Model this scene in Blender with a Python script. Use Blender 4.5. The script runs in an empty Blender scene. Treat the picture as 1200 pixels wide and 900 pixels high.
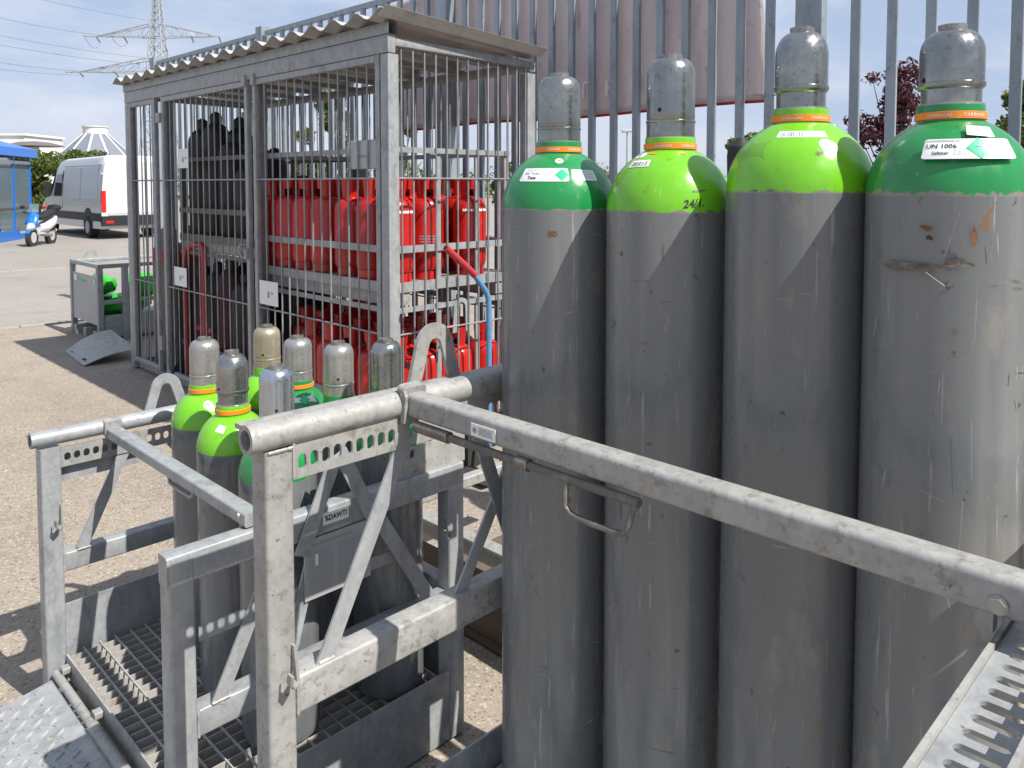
import bpy, bmesh, math, random
from math import sin, cos, pi, radians, hypot, atan2, sqrt
from mathutils import Vector, Matrix, noise
rnd = random.Random(7)
S = bpy.context.scene
COL = S.collection
G = -1.70            # ground height; the origin is at eye height

# ---------------------------------------------------------------- camera, light, exposure
cam_d = bpy.data.cameras.new("camera")
cam_d.sensor_width = 36.0
cam_d.lens = 27.9
cam_d.shift_y = -0.15375
cam_d.clip_start = 0.02
cam_d.clip_end = 3000
cam = bpy.data.objects.new("camera", cam_d); COL.objects.link(cam)
cam.location = (0, 0, 0)
cam.rotation_euler = (radians(90 - 3.04), 0, radians(-45.093))
S.camera = cam

sun_v = Vector((0.36, -2.13, 2.63)).normalized()
sd = bpy.data.lights.new("sun", 'SUN'); sd.energy = 5.0; sd.angle = radians(0.53); sd.color = (1.0, 0.95, 0.88)
so = bpy.data.objects.new("sun", sd); COL.objects.link(so)
so.rotation_euler = sun_v.to_track_quat('Z', 'Y').to_euler()

W = bpy.data.worlds.new("World"); S.world = W; W.use_nodes = True
wn = W.node_tree.nodes; wl = W.node_tree.links; wn.clear()
wo = wn.new('ShaderNodeOutputWorld'); bg = wn.new('ShaderNodeBackground'); bg.inputs[1].default_value = 0.068
sky = wn.new('ShaderNodeTexSky'); sky.sky_type = 'NISHITA'; sky.sun_disc = False
sky.sun_elevation = math.asin(sun_v.z); sky.sun_rotation = atan2(sun_v.x, sun_v.y)
sky.air_density = 1.0; sky.dust_density = 0.6; sky.ozone_density = 1.4
tc = wn.new('ShaderNodeTexCoord'); mp = wn.new('ShaderNodeMapping'); mp.inputs['Scale'].default_value = (1.0, 1.0, 3.2)
mp.inputs['Location'].default_value = (0.35, 0.2, 0.1)
n1 = wn.new('ShaderNodeTexNoise'); n1.inputs['Scale'].default_value = 3.1; n1.inputs['Detail'].default_value = 9; n1.inputs['Roughness'].default_value = 0.58
n1.inputs['Distortion'].default_value = 0.35
cr = wn.new('ShaderNodeValToRGB'); cr.color_ramp.elements[0].position = 0.40; cr.color_ramp.elements[1].position = 0.64
cr.color_ramp.elements[0].color = (0.32, 0.32, 0.32, 1); cr.color_ramp.elements[1].color = (0.95, 0.95, 0.85, 1)
mx = wn.new('ShaderNodeMix'); mx.data_type = 'RGBA'
mx.inputs['B'].default_value = (7.4, 7.8, 8.9, 1)
mb = wn.new('ShaderNodeMix'); mb.data_type = 'RGBA'; mb.inputs['Factor'].default_value = 0.62; mb.inputs['B'].default_value = (3.3, 4.9, 8.0, 1); wl.new(sky.outputs[0], mb.inputs['A'])
wl.new(tc.outputs['Generated'], mp.inputs[0]); wl.new(mp.outputs[0], n1.inputs['Vector']); wl.new(n1.outputs[0], cr.inputs[0])
wl.new(cr.outputs[0], mx.inputs['Factor']); wl.new(mb.outputs['Result'], mx.inputs['A']); wl.new(mx.outputs['Result'], bg.inputs[0]); wl.new(bg.outputs[0], wo.inputs[0])

S.view_settings.view_transform = 'Standard'; S.view_settings.look = 'None'
S.view_settings.exposure = 0.62; S.view_settings.gamma = 1.0
S.render.resolution_x = 1024; S.render.resolution_y = 768

# ---------------------------------------------------------------- materials
def mat(name, color, rough=0.5, metal=0.0, layers=(), bump=0.0, bscale=60, rvar=0.0, spec=0.5, coat=0.0, trans=0.0, emit=None, alpha=1.0, bstretch=(1, 1, 1), dist=0.002, orand=0.0):
    """layers: (kind, scale, stretch, lo, hi, color, amount)"""
    m = bpy.data.materials.new(name); m.use_nodes = True
    nt = m.node_tree; N = nt.nodes; L = nt.links
    b = N['Principled BSDF']
    b.inputs['Roughness'].default_value = rough; b.inputs['Metallic'].default_value = metal
    b.inputs['Specular IOR Level'].default_value = spec; b.inputs['Coat Weight'].default_value = coat
    b.inputs['Coat Roughness'].default_value = 0.15
    if trans: b.inputs['Transmission Weight'].default_value = trans; b.inputs['IOR'].default_value = 1.45
    if alpha < 1: b.inputs['Alpha'].default_value = alpha
    if emit: b.inputs['Emission Color'].default_value = (*emit[:3], 1); b.inputs['Emission Strength'].default_value = emit[3]
    t = N.new('ShaderNodeTexCoord'); oi = N.new('ShaderNodeObjectInfo')
    mul = N.new('ShaderNodeVectorMath'); mul.operation = 'SCALE'; mul.inputs[0].default_value = (37.1, 91.7, 53.3)
    L.new(oi.outputs['Random'], mul.inputs['Scale'])
    add = N.new('ShaderNodeVectorMath'); L.new(t.outputs['Object'], add.inputs[0]); L.new(mul.outputs[0], add.inputs[1])
    cur = None; basec = (*color, 1)
    b.inputs['Base Color'].default_value = basec
    for (kind, sc, st, lo, hi, c, amt) in layers:
        mpn = N.new('ShaderNodeMapping'); mpn.inputs['Scale'].default_value = st; L.new(add.outputs[0], mpn.inputs[0])
        if kind == 'v':
            tx = N.new('ShaderNodeTexVoronoi'); tx.inputs['Scale'].default_value = sc; out = tx.outputs['Color']
            sep = N.new('ShaderNodeSeparateColor'); L.new(out, sep.inputs[0]); out = sep.outputs[0]
        elif kind == 'm':
            tx = N.new('ShaderNodeTexNoise'); tx.inputs['Scale'].default_value = sc; tx.inputs['Detail'].default_value = 12; tx.inputs['Roughness'].default_value = 0.7; out = tx.outputs[0]
        else:
            tx = N.new('ShaderNodeTexNoise'); tx.inputs['Scale'].default_value = sc; tx.inputs['Detail'].default_value = 4; out = tx.outputs[0]
        L.new(mpn.outputs[0], tx.inputs['Vector'])
        r = N.new('ShaderNodeMapRange'); r.inputs['From Min'].default_value = lo; r.inputs['From Max'].default_value = hi; r.inputs['To Max'].default_value = amt
        L.new(out, r.inputs['Value'])
        mm = N.new('ShaderNodeMix'); mm.data_type = 'RGBA'; L.new(r.outputs[0], mm.inputs['Factor'])
        if cur is None: mm.inputs['A'].default_value = basec
        else: L.new(cur, mm.inputs['A'])
        mm.inputs['B'].default_value = (*c, 1); cur = mm.outputs['Result']
    if orand and cur is not None:
        hs = N.new('ShaderNodeHueSaturation'); rr = N.new('ShaderNodeMapRange'); rr.inputs['To Min'].default_value = 1 - orand; rr.inputs['To Max'].default_value = 1 + orand
        L.new(oi.outputs['Random'], rr.inputs['Value']); L.new(rr.outputs[0], hs.inputs['Value']); L.new(cur, hs.inputs['Color']); cur = hs.outputs[0]
    if cur is not None: L.new(cur, b.inputs['Base Color'])
    if bump or rvar:
        nb = N.new('ShaderNodeTexNoise'); nb.inputs['Scale'].default_value = bscale; nb.inputs['Detail'].default_value = 5
        mpn = N.new('ShaderNodeMapping'); mpn.inputs['Scale'].default_value = bstretch; L.new(add.outputs[0], mpn.inputs[0]); L.new(mpn.outputs[0], nb.inputs['Vector'])
        if bump:
            bp = N.new('ShaderNodeBump'); bp.inputs['Strength'].default_value = bump; bp.inputs['Distance'].default_value = dist
            L.new(nb.outputs[0], bp.inputs['Height']); L.new(bp.outputs[0], b.inputs['Normal'])
        if rvar:
            r = N.new('ShaderNodeMapRange'); r.inputs['From Min'].default_value = 0.3; r.inputs['From Max'].default_value = 0.7
            r.inputs['To Min'].default_value = max(0.02, rough - rvar); r.inputs['To Max'].default_value = rough + rvar
            L.new(nb.outputs[0], r.inputs['Value']); L.new(r.outputs[0], b.inputs['Roughness'])
    return m

M = {}
gal_layers = [('v', 90, (1, 1, 1), 0, 1, (0.36, 0.375, 0.385), 0.30), ('m', 22, (1, 1, .6), 0.44, 0.62, (0.38, 0.39, 0.39), 0.6),
              ('m', 13, (1, 1, .5), 0.52, 0.64, (0.16, 0.17, 0.175), 0.6), ('m', 6, (1, 1, 1), 0.58, 0.70, (0.23, 0.19, 0.14), 0.3),
              ('m', 75, (1, 1, 1), 0.64, 0.68, (0.05, 0.045, 0.04), 0.8)]
M['galv'] = mat('galvanized_steel', (0.25, 0.265, 0.275), 0.42, 0.15, gal_layers, 0.35, 70, 0.12, orand=.07)
M['galvd'] = mat('galvanized_steel_weathered', (0.250, 0.250, 0.240), 0.48, 0.10,
    [('v', 80, (1, 1, 1), 0, 1, (0.36, 0.355, 0.34), 0.3), ('m', 16, (1, 1, 1), 0.45, 0.60, (0.37, 0.365, 0.34), 0.55), ('n', 40, (1, 1, .3), 0.5, 0.7, (0.33, 0.335, 0.33), 0.6), ('m', 30, (1, 1, 1), 0.54, 0.63, (0.15, 0.135, 0.115), 0.65),
     ('m', 70, (1, 1, 1), 0.61, 0.67, (0.045, 0.038, 0.03), 0.85), ('m', 7, (1, 1, 1), 0.60, 0.70, (0.24, 0.145, 0.07), 0.5)], 0.45, 80, 0.12, orand=.07)
M['oldshadesteel'] = mat('dark_old_and_shaded_steel', (0.12, 0.11, 0.095), 0.5, 0.3, [('m', 30, (1, 1, 1), 0.5, 0.62, (0.20, 0.185, 0.16), 0.7), ('m', 60, (1, 1, 1), 0.6, 0.66, (0.16, 0.08, 0.03), 0.6)], 0.3, 80)  # old rusty steel; its dark tone also stands in for shade
M['galvf'] = mat('galvanized_steel_fence', (0.215, 0.255, 0.29), 0.40, 0.25,
    [('n', 12, (1, 1, .3), 0.4, 0.65, (0.30, 0.34, 0.375), 0.6), ('m', 20, (1, 1, .5), 0.56, 0.66, (0.12, 0.13, 0.14), 0.6)], 0.1, 50, 0.1, orand=.08)
M['rod'] = mat('galvanized_rod', (0.22, 0.23, 0.24), 0.38, 0.35, [('n', 15, (1, 1, .4), 0.45, 0.6, (0.36, 0.37, 0.38), 0.6)], 0.1, 60, 0.1, orand=.15)
M['grate'] = mat('grating_steel', (0.36, 0.35, 0.33), 0.6, 0.1, [('m', 18, (1, 1, 1), 0.54, 0.66, (0.24, 0.14, 0.06), 0.7), ('n', 12, (1, 1, 1), 0.45, 0.6, (0.42, 0.41, 0.38), 0.5)], 0.3, 80)
M['cap'] = mat('cap_metal', (0.235, 0.25, 0.25), 0.25, 0.88, [('m', 12, (1, 1, 1), 0.44, 0.60, (0.38, 0.38, 0.345), 0.6), ('m', 60, (1, 1, 1), 0.58, 0.66, (0.10, 0.095, 0.085), 0.7), ('n', 26, (1, 1, .25), 0.60, 0.66, (0.24, 0.235, 0.22), 0.45)], 0.15, 120, 0.10)
M['capn'] = mat('cap_nut_metal', (0.28, 0.27, 0.25), 0.4, 0.7, [('m', 60, (1, 1, 1), 0.5, 0.6, (0.12, 0.11, 0.10), 0.7)], 0.2, 140, 0.1)
M['capw'] = mat('cap_metal_pale', (0.33, 0.33, 0.32), 0.33, 0.65, [('m', 22, (1, 1, 1), 0.5, 0.62, (0.45, 0.44, 0.41), 0.6), ('m', 80, (1, 1, 1), 0.63, 0.7, (0.2, 0.18, 0.16), 0.5)], 0.2, 140, 0.1)
M['capg'] = mat('cap_metal_gold', (0.36, 0.32, 0.23), 0.38, 0.6, [('m', 18, (1, 1, 1), 0.5, 0.62, (0.50, 0.46, 0.36), 0.6)], 0.15, 120, 0.1)
M['caps'] = mat('cap_metal_bright', (0.42, 0.47, 0.52), 0.24, 0.9, [('n', 30, (1, 1, .15), 0.5, 0.66, (0.25, 0.27, 0.29), 0.5)], 0.05, 120, 0.08)
M['grey'] = mat('grey_cylinder_paint', (0.138, 0.147, 0.152), 0.27, 0.0,
    [('n', 20, (1, 1, .05), 0.46, 0.64, (0.205, 0.205, 0.195), 0.6), ('n', 9, (1, 1, .12), 0.42, 0.60, (0.112, 0.122, 0.130), 0.6), ('m', 90, (1, 1, .04), 0.62, 0.645, (0.40, 0.39, 0.36), 0.5),  # pale and dark vertical streaks partly paint in glossy reflections
     ('m', 30, (1, 1, .8), 0.64, 0.665, (0.04, 0.035, 0.03), 0.8), ('m', 14, (1, 1, .5), 0.655, 0.675, (0.20, 0.10, 0.04), 0.8), ('m', 8, (1.2, 1.2, .5), 0.58, 0.66, (0.25, 0.225, 0.19), 0.45),
     ('m', 24, (.25, .25, 1.5), 0.65, 0.68, (0.055, 0.05, 0.045), 0.6), ('m', 60, (.2, .2, 2.5), 0.66, 0.68, (0.36, 0.34, 0.31), 0.5)], 0.10, 90, 0.12, coat=0.2, bstretch=(1, 1, .3), orand=.06)
def paint(name, c, c2, edge=None):
    return mat(name, c, 0.26, 0.0, [('m', 6, (1, 1, 1), 0.45, 0.65, c2, 0.7), ('m', 12, (1, 1, .7), 0.56, 0.66, tuple(v * .62 + .01 for v in c), 0.6), ('m', 110, (1, 1, .25), 0.64, 0.66, (0.45, 0.5, 0.40), 0.4),
        ('m', 26, (1, 1, 3), 0.66, 0.69, (0.30, 0.33, 0.26), 0.55), ('m', 48, (1, 1, 1), 0.65, 0.68, (0.09, 0.06, 0.03), 0.75)], 0.14, 35, 0.10, coat=0.3)
M['lime'] = paint('lime_green_paint', (0.149, 0.450, 0.009), (0.104, 0.360, 0.011))
M['green'] = paint('dark_green_paint', (0.009, 0.203, 0.050), (0.011, 0.158, 0.036))
def shoulder_paint(name, src, z0, amp, rust):
    """paint whose lower edge is worn back to the grey body paint"""
    m = src.copy(); m.name = name; nt = m.node_tree; N = nt.nodes; L = nt.links; b = N['Principled BSDF']
    frm = b.inputs['Base Color'].links[0].from_socket
    t = N.new('ShaderNodeTexCoord'); sp = N.new('ShaderNodeSeparateXYZ'); L.new(t.outputs['Object'], sp.inputs[0])
    nz = N.new('ShaderNodeTexNoise'); nz.inputs['Scale'].default_value = 26; nz.inputs['Detail'].default_value = 8; nz.inputs['Roughness'].default_value = .75
    L.new(t.outputs['Object'], nz.inputs['Vector'])
    r = N.new('ShaderNodeMapRange'); r.inputs['From Min'].default_value = .42; r.inputs['From Max'].default_value = .72; r.inputs['To Max'].default_value = amp; L.new(nz.outputs[0], r.inputs['Value'])
    lt = N.new('ShaderNodeMath'); lt.operation = 'LESS_THAN'; sub = N.new('ShaderNodeMath'); sub.operation = 'SUBTRACT'; sub.inputs[1].default_value = z0
    L.new(sp.outputs[2], sub.inputs[0]); L.new(sub.outputs[0], lt.inputs[0]); L.new(r.outputs[0], lt.inputs[1])
    mm = N.new('ShaderNodeMix'); mm.data_type = 'RGBA'; L.new(lt.outputs[0], mm.inputs['Factor']); L.new(frm, mm.inputs['A']); mm.inputs['B'].default_value = (*rust, 1)
    L.new(mm.outputs['Result'], b.inputs['Base Color'])
    return m
M['orange'] = mat('orange_ring', (0.765, 0.216, 0.013), 0.45, 0, [('m', 40, (1, 1, 1), 0.55, 0.65, (0.675, 0.297, 0.054), 0.7)])
M['white'] = mat('white_print', (0.702, 0.702, 0.684), 0.4, 0, [('m', 60, (1, 1, 1), 0.56, 0.68, (0.540, 0.522, 0.486), 0.5)])
M['label'] = mat('white_label', (0.684, 0.693, 0.684), 0.35, 0, [('m', 30, (1, 1, 1), 0.55, 0.66, (0.558, 0.558, 0.540), 0.5)])
M['labelshade'] = mat('bluish_shaded_label', (0.60, 0.66, 0.70), 0.35)  # label white with the blue of shadow mixed into its colour
M['ink'] = mat('black_ink', (0.02, 0.02, 0.022), 0.5)
M['inkg'] = mat('grey_ink', (0.25, 0.26, 0.27), 0.5)
M['dia'] = mat('hazard_green', (0.01, 0.42, 0.20), 0.4)
M['ghost'] = mat('old_label_film', (0.14, 0.36, 0.03), 0.35)
M['rust'] = mat('rust', (0.24, 0.10, 0.03), 0.8, 0, [('m', 60, (1, 1, 1), 0.45, 0.6, (0.08, 0.04, 0.02), 0.8)])
M['scar'] = mat('scraped_paint', (0.10, 0.085, 0.07), 0.6, 0.1, [('m', 60, (1, 1, 1), 0.45, 0.6, (0.18, 0.16, 0.14), 0.8)])
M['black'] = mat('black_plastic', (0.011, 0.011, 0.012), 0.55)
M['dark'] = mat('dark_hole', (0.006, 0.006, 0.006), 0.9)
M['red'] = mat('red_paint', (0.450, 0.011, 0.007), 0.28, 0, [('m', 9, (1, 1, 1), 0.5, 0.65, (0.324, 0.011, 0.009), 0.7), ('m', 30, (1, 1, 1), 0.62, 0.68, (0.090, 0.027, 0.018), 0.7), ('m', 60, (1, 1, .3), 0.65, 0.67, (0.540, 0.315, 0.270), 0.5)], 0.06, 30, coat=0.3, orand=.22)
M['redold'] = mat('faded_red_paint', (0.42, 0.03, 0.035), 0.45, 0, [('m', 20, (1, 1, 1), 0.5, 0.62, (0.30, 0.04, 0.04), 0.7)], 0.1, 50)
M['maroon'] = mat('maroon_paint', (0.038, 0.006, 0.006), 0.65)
M['brown'] = mat('brown_grey_paint', (0.14, 0.115, 0.09), 0.5, 0, [('n', 20, (1, 1, .1), 0.45, 0.6, (0.22, 0.19, 0.155), 0.7)])
M['blue'] = mat('blue_grey_paint', (0.090, 0.234, 0.405), 0.4, 0, [('m', 30, (1, 1, 1), 0.56, 0.66, (0.054, 0.108, 0.180), 0.7)])
M['shblue'] = mat('bright_blue_paint', (0.011, 0.144, 0.540), 0.3, 0, [], coat=0.2)
M['glass'] = mat('tinted_glass', (0.16, 0.22, 0.24), 0.05, 0.0, [], alpha=0.5, spec=0.8)
M['vanw'] = mat('white_car_paint', (0.558, 0.567, 0.576), 0.3, 0, [('n', 1.5, (1, 1, 1), 0.4, 0.6, (0.522, 0.531, 0.540), 0.5)], coat=0.4)
M['vangl'] = mat('dark_glass', (0.02, 0.025, 0.03), 0.06, 0, spec=0.8)
M['rubber'] = mat('rubber', (0.025, 0.025, 0.025), 0.8)
M['alu'] = mat('silver_plastic', (0.6, 0.6, 0.6), 0.3, 0.4)
M['tail'] = mat('red_lens', (0.5, 0.01, 0.01), 0.15)
M['sheet'] = mat('grey_sheet_metal', (0.36, 0.37, 0.38), 0.5, 0.25, [('n', 3, (1, 1, 1), 0.4, 0.6, (0.42, 0.43, 0.44), 0.5)], 0.1, 20)
M['bag'] = mat('green_plastic', (0.027, 0.405, 0.027), 0.3, 0, [('n', 5, (1, 1, 1), 0.45, 0.6, (0.013, 0.225, 0.018), 0.7)])
M['wall'] = mat('white_render', (0.648, 0.639, 0.621), 0.8)
M['roofm'] = mat('grey_metal_roof', (0.17, 0.19, 0.22), 0.5, 0.2)
M['roofb'] = mat('brown_roof', (0.12, 0.11, 0.11), 0.7)
M['pyl'] = mat('pylon_steel', (0.30, 0.33, 0.34), 0.6, 0.2)
M['wire'] = mat('wire', (0.16, 0.17, 0.2), 0.6)
M['bark'] = mat('bark', (0.06, 0.045, 0.035), 0.9, 0, [('m', 20, (1, 1, .3), 0.5, 0.6, (0.11, 0.09, 0.07), 0.7)], 0.5, 30)
def translucify(m, tr):
    nt = m.node_tree; N = nt.nodes; L = nt.links; b = N['Principled BSDF']; o = N['Material Output']
    t = N.new('ShaderNodeBsdfTranslucent'); ms = N.new('ShaderNodeMixShader'); ms.inputs[0].default_value = tr
    L.new(b.inputs['Base Color'].links[0].from_socket, t.inputs[0]); L.new(b.outputs[0], ms.inputs[1]); L.new(t.outputs[0], ms.inputs[2]); L.new(ms.outputs[0], o.inputs[0])
def leafm(name, c, c2, tr=0.35):
    m = mat(name, c, 0.5, 0, [('n', 1.6, (1, 1, 1), 0.40, 0.6, c2, 0.9)])
    nt = m.node_tree; N = nt.nodes; L = nt.links; b = N['Principled BSDF']; o = N['Material Output']
    t = N.new('ShaderNodeBsdfTranslucent'); ms = N.new('ShaderNodeMixShader'); ms.inputs[0].default_value = tr
    L.new(b.inputs['Base Color'].links[0].from_socket, t.inputs[0]); L.new(b.outputs[0], ms.inputs[1]); L.new(t.outputs[0], ms.inputs[2]); L.new(ms.outputs[0], o.inputs[0])
    return m
M['leaf'] = leafm('green_leaf', (0.075, 0.115, 0.025), (0.13, 0.16, 0.035))
M['leafy'] = leafm('yellowgreen_leaf', (0.117, 0.153, 0.027), (0.063, 0.099, 0.018))
M['leafr'] = leafm('plum_leaf', (0.075, 0.02, 0.03), (0.11, 0.035, 0.045))
M['banner'] = mat('banner_back', (0.60, 0.545, 0.56), 0.55, 0, [('n', 3, (1, 1, .3), 0.42, 0.62, (0.70, 0.66, 0.665), 0.7), ('m', 14, (1, 1, 1), 0.60, 0.66, (0.35, 0.26, 0.25), 0.5), ('m', 5, (1, 1, .3), 0.56, 0.66, (0.50, 0.41, 0.43), 0.6)], 0.7, 7, bstretch=(1, 1, .3), dist=0.03)
translucify(M['banner'], .5)
M['bannerred'] = mat('banner_red', (0.36, 0.012, 0.02), 0.5)
M['print'] = mat('faint_print', (0.66, 0.60, 0.60), 0.6)
M['ground'] = mat('concrete_ground', (0.251, 0.212, 0.170), 0.88, 0,
    [('n', .7, (1, 1, 1), 0.4, 0.62, (0.282, 0.242, 0.194), 0.7), ('m', 2.2, (1, 1, 1), 0.48, 0.62, (0.180, 0.153, 0.125), 0.7), ('v', 170, (1, 1, 1), 0.0, 1.0, (0.290, 0.246, 0.198), 0.4), ('m', 70, (1, 1, 1), 0.54, 0.60, (0.387, 0.340, 0.279), 0.6),
     ('v', 130, (1, 1, 1), 0.12, 0.07, (0.097, 0.081, 0.065), 0.7), ('v', 105, (1, 1, 1), 0.93, 0.95, (0.458, 0.412, 0.348), 0.6), ('m', 36, (1, 1, 1), 0.60, 0.67, (0.106, 0.089, 0.073), 0.6),
     ('m', .9, (1, 1, 1), 0.60, 0.66, (0.132, 0.115, 0.097), 0.5)], 0.8, 150, dist=0.003)
M['road'] = mat('smooth_asphalt', (0.233, 0.216, 0.190), 0.85, 0, [('n', .5, (1, 1, 1), 0.4, 0.62, (0.264, 0.246, 0.220), 0.8), ('m', 1.2, (1, 1, 1), 0.52, 0.66, (0.167, 0.151, 0.131), 0.6), ('v', 30, (1, 1, 1), 0.8, 0.9, (0.317, 0.289, 0.262), 0.5), ('m', 8, (1, 1, 1), 0.64, 0.68, (0.106, 0.095, 0.084), 0.5)], 0.4, 60)
M['kerb'] = mat('kerb_stone', (0.299, 0.273, 0.229), 0.85, 0, [('m', 6, (1, 1, 1), 0.5, 0.62, (0.246, 0.229, 0.141), 0.6)], 0.4, 30)
M['mesh_under'] = M['galvd']

# ---------------------------------------------------------------- mesh tools
class MB:
    def __init__(s): s.v = []; s.f = []; s.mi = []
    def add(s, vs, fs, mi=0):
        o = len(s.v); s.v += [tuple(p) for p in vs]; s.f += [tuple(i + o for i in f) for f in fs]; s.mi += [mi] * len(fs); return s
    def box(s, x0, x1, y0, y1, z0, z1, mi=0):
        vs = [(x, y, z) for z in (z0, z1) for y in (y0, y1) for x in (x0, x1)]
        return s.add(vs, [(0, 2, 3, 1), (4, 5, 7, 6), (0, 1, 5, 4), (2, 6, 7, 3), (0, 4, 6, 2), (1, 3, 7, 5)], mi)
    def beam(s, p0, p1, w, h, up=(0, 0, 1), r=0.0, seg=3, mi=0, caps=True):
        """rounded rectangular bar from p0 to p1; w across, h along up"""
        p0 = Vector(p0); p1 = Vector(p1); d = (p1 - p0).normalized(); up = Vector(up)
        a = d.cross(up); a = a.normalized() if a.length > 1e-4 else Vector((1, 0, 0)); b = a.cross(d).normalized()
        pr = []
        if r <= 0: pr = [(-w / 2, -h / 2), (w / 2, -h / 2), (w / 2, h / 2), (-w / 2, h / 2)]
        else:
            for cx, cy, a0 in ((w / 2 - r, h / 2 - r, 0), (-w / 2 + r, h / 2 - r, 90), (-w / 2 + r, -h / 2 + r, 180), (w / 2 - r, -h / 2 + r, 270)):
                for k in range(seg + 1):
                    t = radians(a0 + 90 * k / seg); pr.append((cx + r * cos(t), cy + r * sin(t)))
        n = len(pr); vs = [p + a * x + b * y for p in (p0, p1) for x, y in pr]
        fs = [(i, (i + 1) % n, n + (i + 1) % n, n + i) for i in range(n)]
        if caps: fs += [tuple(range(n))[::-1], tuple(range(n, 2 * n))]
        return s.add(vs, fs, mi)
    def rod(s, p0, p1, r, n=8, r1=None, mi=0, caps=True):
        p0 = Vector(p0); p1 = Vector(p1); d = (p1 - p0).normalized(); r1 = r if r1 is None else r1
        a = d.orthogonal().normalized(); b = d.cross(a)
        vs = [p + a * (rr * cos(2 * pi * k / n)) + b * (rr * sin(2 * pi * k / n)) for p, rr in ((p0, r), (p1, r1)) for k in range(n)]
        fs = [(i, (i + 1) % n, n + (i + 1) % n, n + i) for i in range(n)]
        if caps: fs += [tuple(range(n))[::-1], tuple(range(n, 2 * n))]
        return s.add(vs, fs, mi)
    def tube(s, pts, r, n=8, mi=0):
        pts = [Vector(p) for p in pts]; rings = []; a = None; vs = []
        for i, p in enumerate(pts):
            d = (pts[min(i + 1, len(pts) - 1)] - pts[max(i - 1, 0)]).normalized()
            a = d.orthogonal().normalized() if a is None else (a - d * a.dot(d)).normalized()
            b = d.cross(a); rr = r[i] if isinstance(r, (list, tuple)) else r
            vs += [p + a * (rr * cos(2 * pi * k / n)) + b * (rr * sin(2 * pi * k / n)) for k in range(n)]
        fs = [(j * n + i, j * n + (i + 1) % n, (j + 1) * n + (i + 1) % n, (j + 1) * n + i) for j in range(len(pts) - 1) for i in range(n)]
        fs += [tuple(range(n))[::-1], tuple(range((len(pts) - 1) * n, len(pts) * n))]
        return s.add(vs, fs, mi)
    def pipe(s, p0, p1, ro, ri, n=24):
        """open pipe with a wall"""
        p0 = Vector(p0); p1 = Vector(p1); d = (p1 - p0).normalized(); a = d.orthogonal().normalized(); b = d.cross(a)
        vs = [p + (a * cos(2 * pi * k / n) + b * sin(2 * pi * k / n)) * rr for p, rr in ((p0, ri), (p0, ro), (p1, ro), (p1, ri)) for k in range(n)]
        fs = []
        for j in range(4):
            for i in range(n):
                j2 = (j + 1) % 4
                fs.append((j * n + i, j * n + (i + 1) % n, j2 * n + (i + 1) % n, j2 * n + i))
        return s.add(vs, fs)
    def lathe(s, prof, n=32, c=(0, 0, 0), mi=0, a0=0):
        vs = [(c[0] + r * cos(2 * pi * k / n + a0), c[1] + r * sin(2 * pi * k / n + a0), c[2] + z) for r, z in prof for k in range(n)]
        fs = [(j * n + i, j * n + (i + 1) % n, (j + 1) * n + (i + 1) % n, (j + 1) * n + i) for j in range(len(prof) - 1) for i in range(n)]
        if prof[0][0] > 0: fs.append(tuple(range(n))[::-1])
        if prof[-1][0] > 0: fs.append(tuple(range((len(prof) - 1) * n, len(prof) * n)))
        return s.add(vs, fs, mi)
    def strip(s, outer, inner, off, mi=0, closed=False):
        """flat plate between two matching point rows, thickened by off"""
        n = len(outer); off = Vector(off); A = [Vector(p) for p in outer]; B = [Vector(p) for p in inner]
        vs = A + B + [p + off for p in A] + [p + off for p in B]; fs = []
        m = n if closed else n - 1
        for i in range(m):
            j = (i + 1) % n
            fs += [(i, j, n + j, n + i), (2 * n + i, 3 * n + i, 3 * n + j, 2 * n + j), (i, 2 * n + i, 2 * n + j, j), (n + i, n + j, 3 * n + j, 3 * n + i)]
        if not closed: fs += [(0, n, 3 * n, 2 * n), (n - 1, 3 * n - 1, 4 * n - 1, 2 * n - 1)] if False else [(0, n, 3 * n, 2 * n), (n - 1, 2 * n - 1 + 2 * n, 2 * n - 1 + n, 2 * n - 1)][:1]
        return s.add(vs, fs, mi)
    def prism(s, poly, off, mi=0):
        n = len(poly); off = Vector(off); P = [Vector(p) for p in poly]
        vs = P + [p + off for p in P]
        fs = [tuple(range(n))[::-1], tuple(range(n, 2 * n))] + [(i, (i + 1) % n, n + (i + 1) % n, n + i) for i in range(n)]
        return s.add(vs, fs, mi)
    def perf(s, o, ex, ey, en, W_, H_, cells, hw, hh, th, n=16, h0=None, h1=None, sk=None):
        """perforated strip: origin o, unit axes; W_ length, H_ height; cells = list of hole centres along ex; h0,h1 band of holes"""
        o = Vector(o); ex = Vector(ex); ey = Vector(ey); en = Vector(en)
        h0 = 0 if h0 is None else h0; h1 = H_ if h1 is None else h1; hc = (h0 + h1) / 2
        P = lambda x, y, z: o + ex * x + ey * y + en * z
        def quad(x0, x1, y0, y1):
            for z, fl in ((0, 1), (th, 0)):
                q = [P(x0, y0, z), P(x1, y0, z), P(x1, y1, z), P(x0, y1, z)]
                s.add(q if not fl else q[::-1], [(0, 1, 2, 3)])
        xs = []; prev = 0
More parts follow.
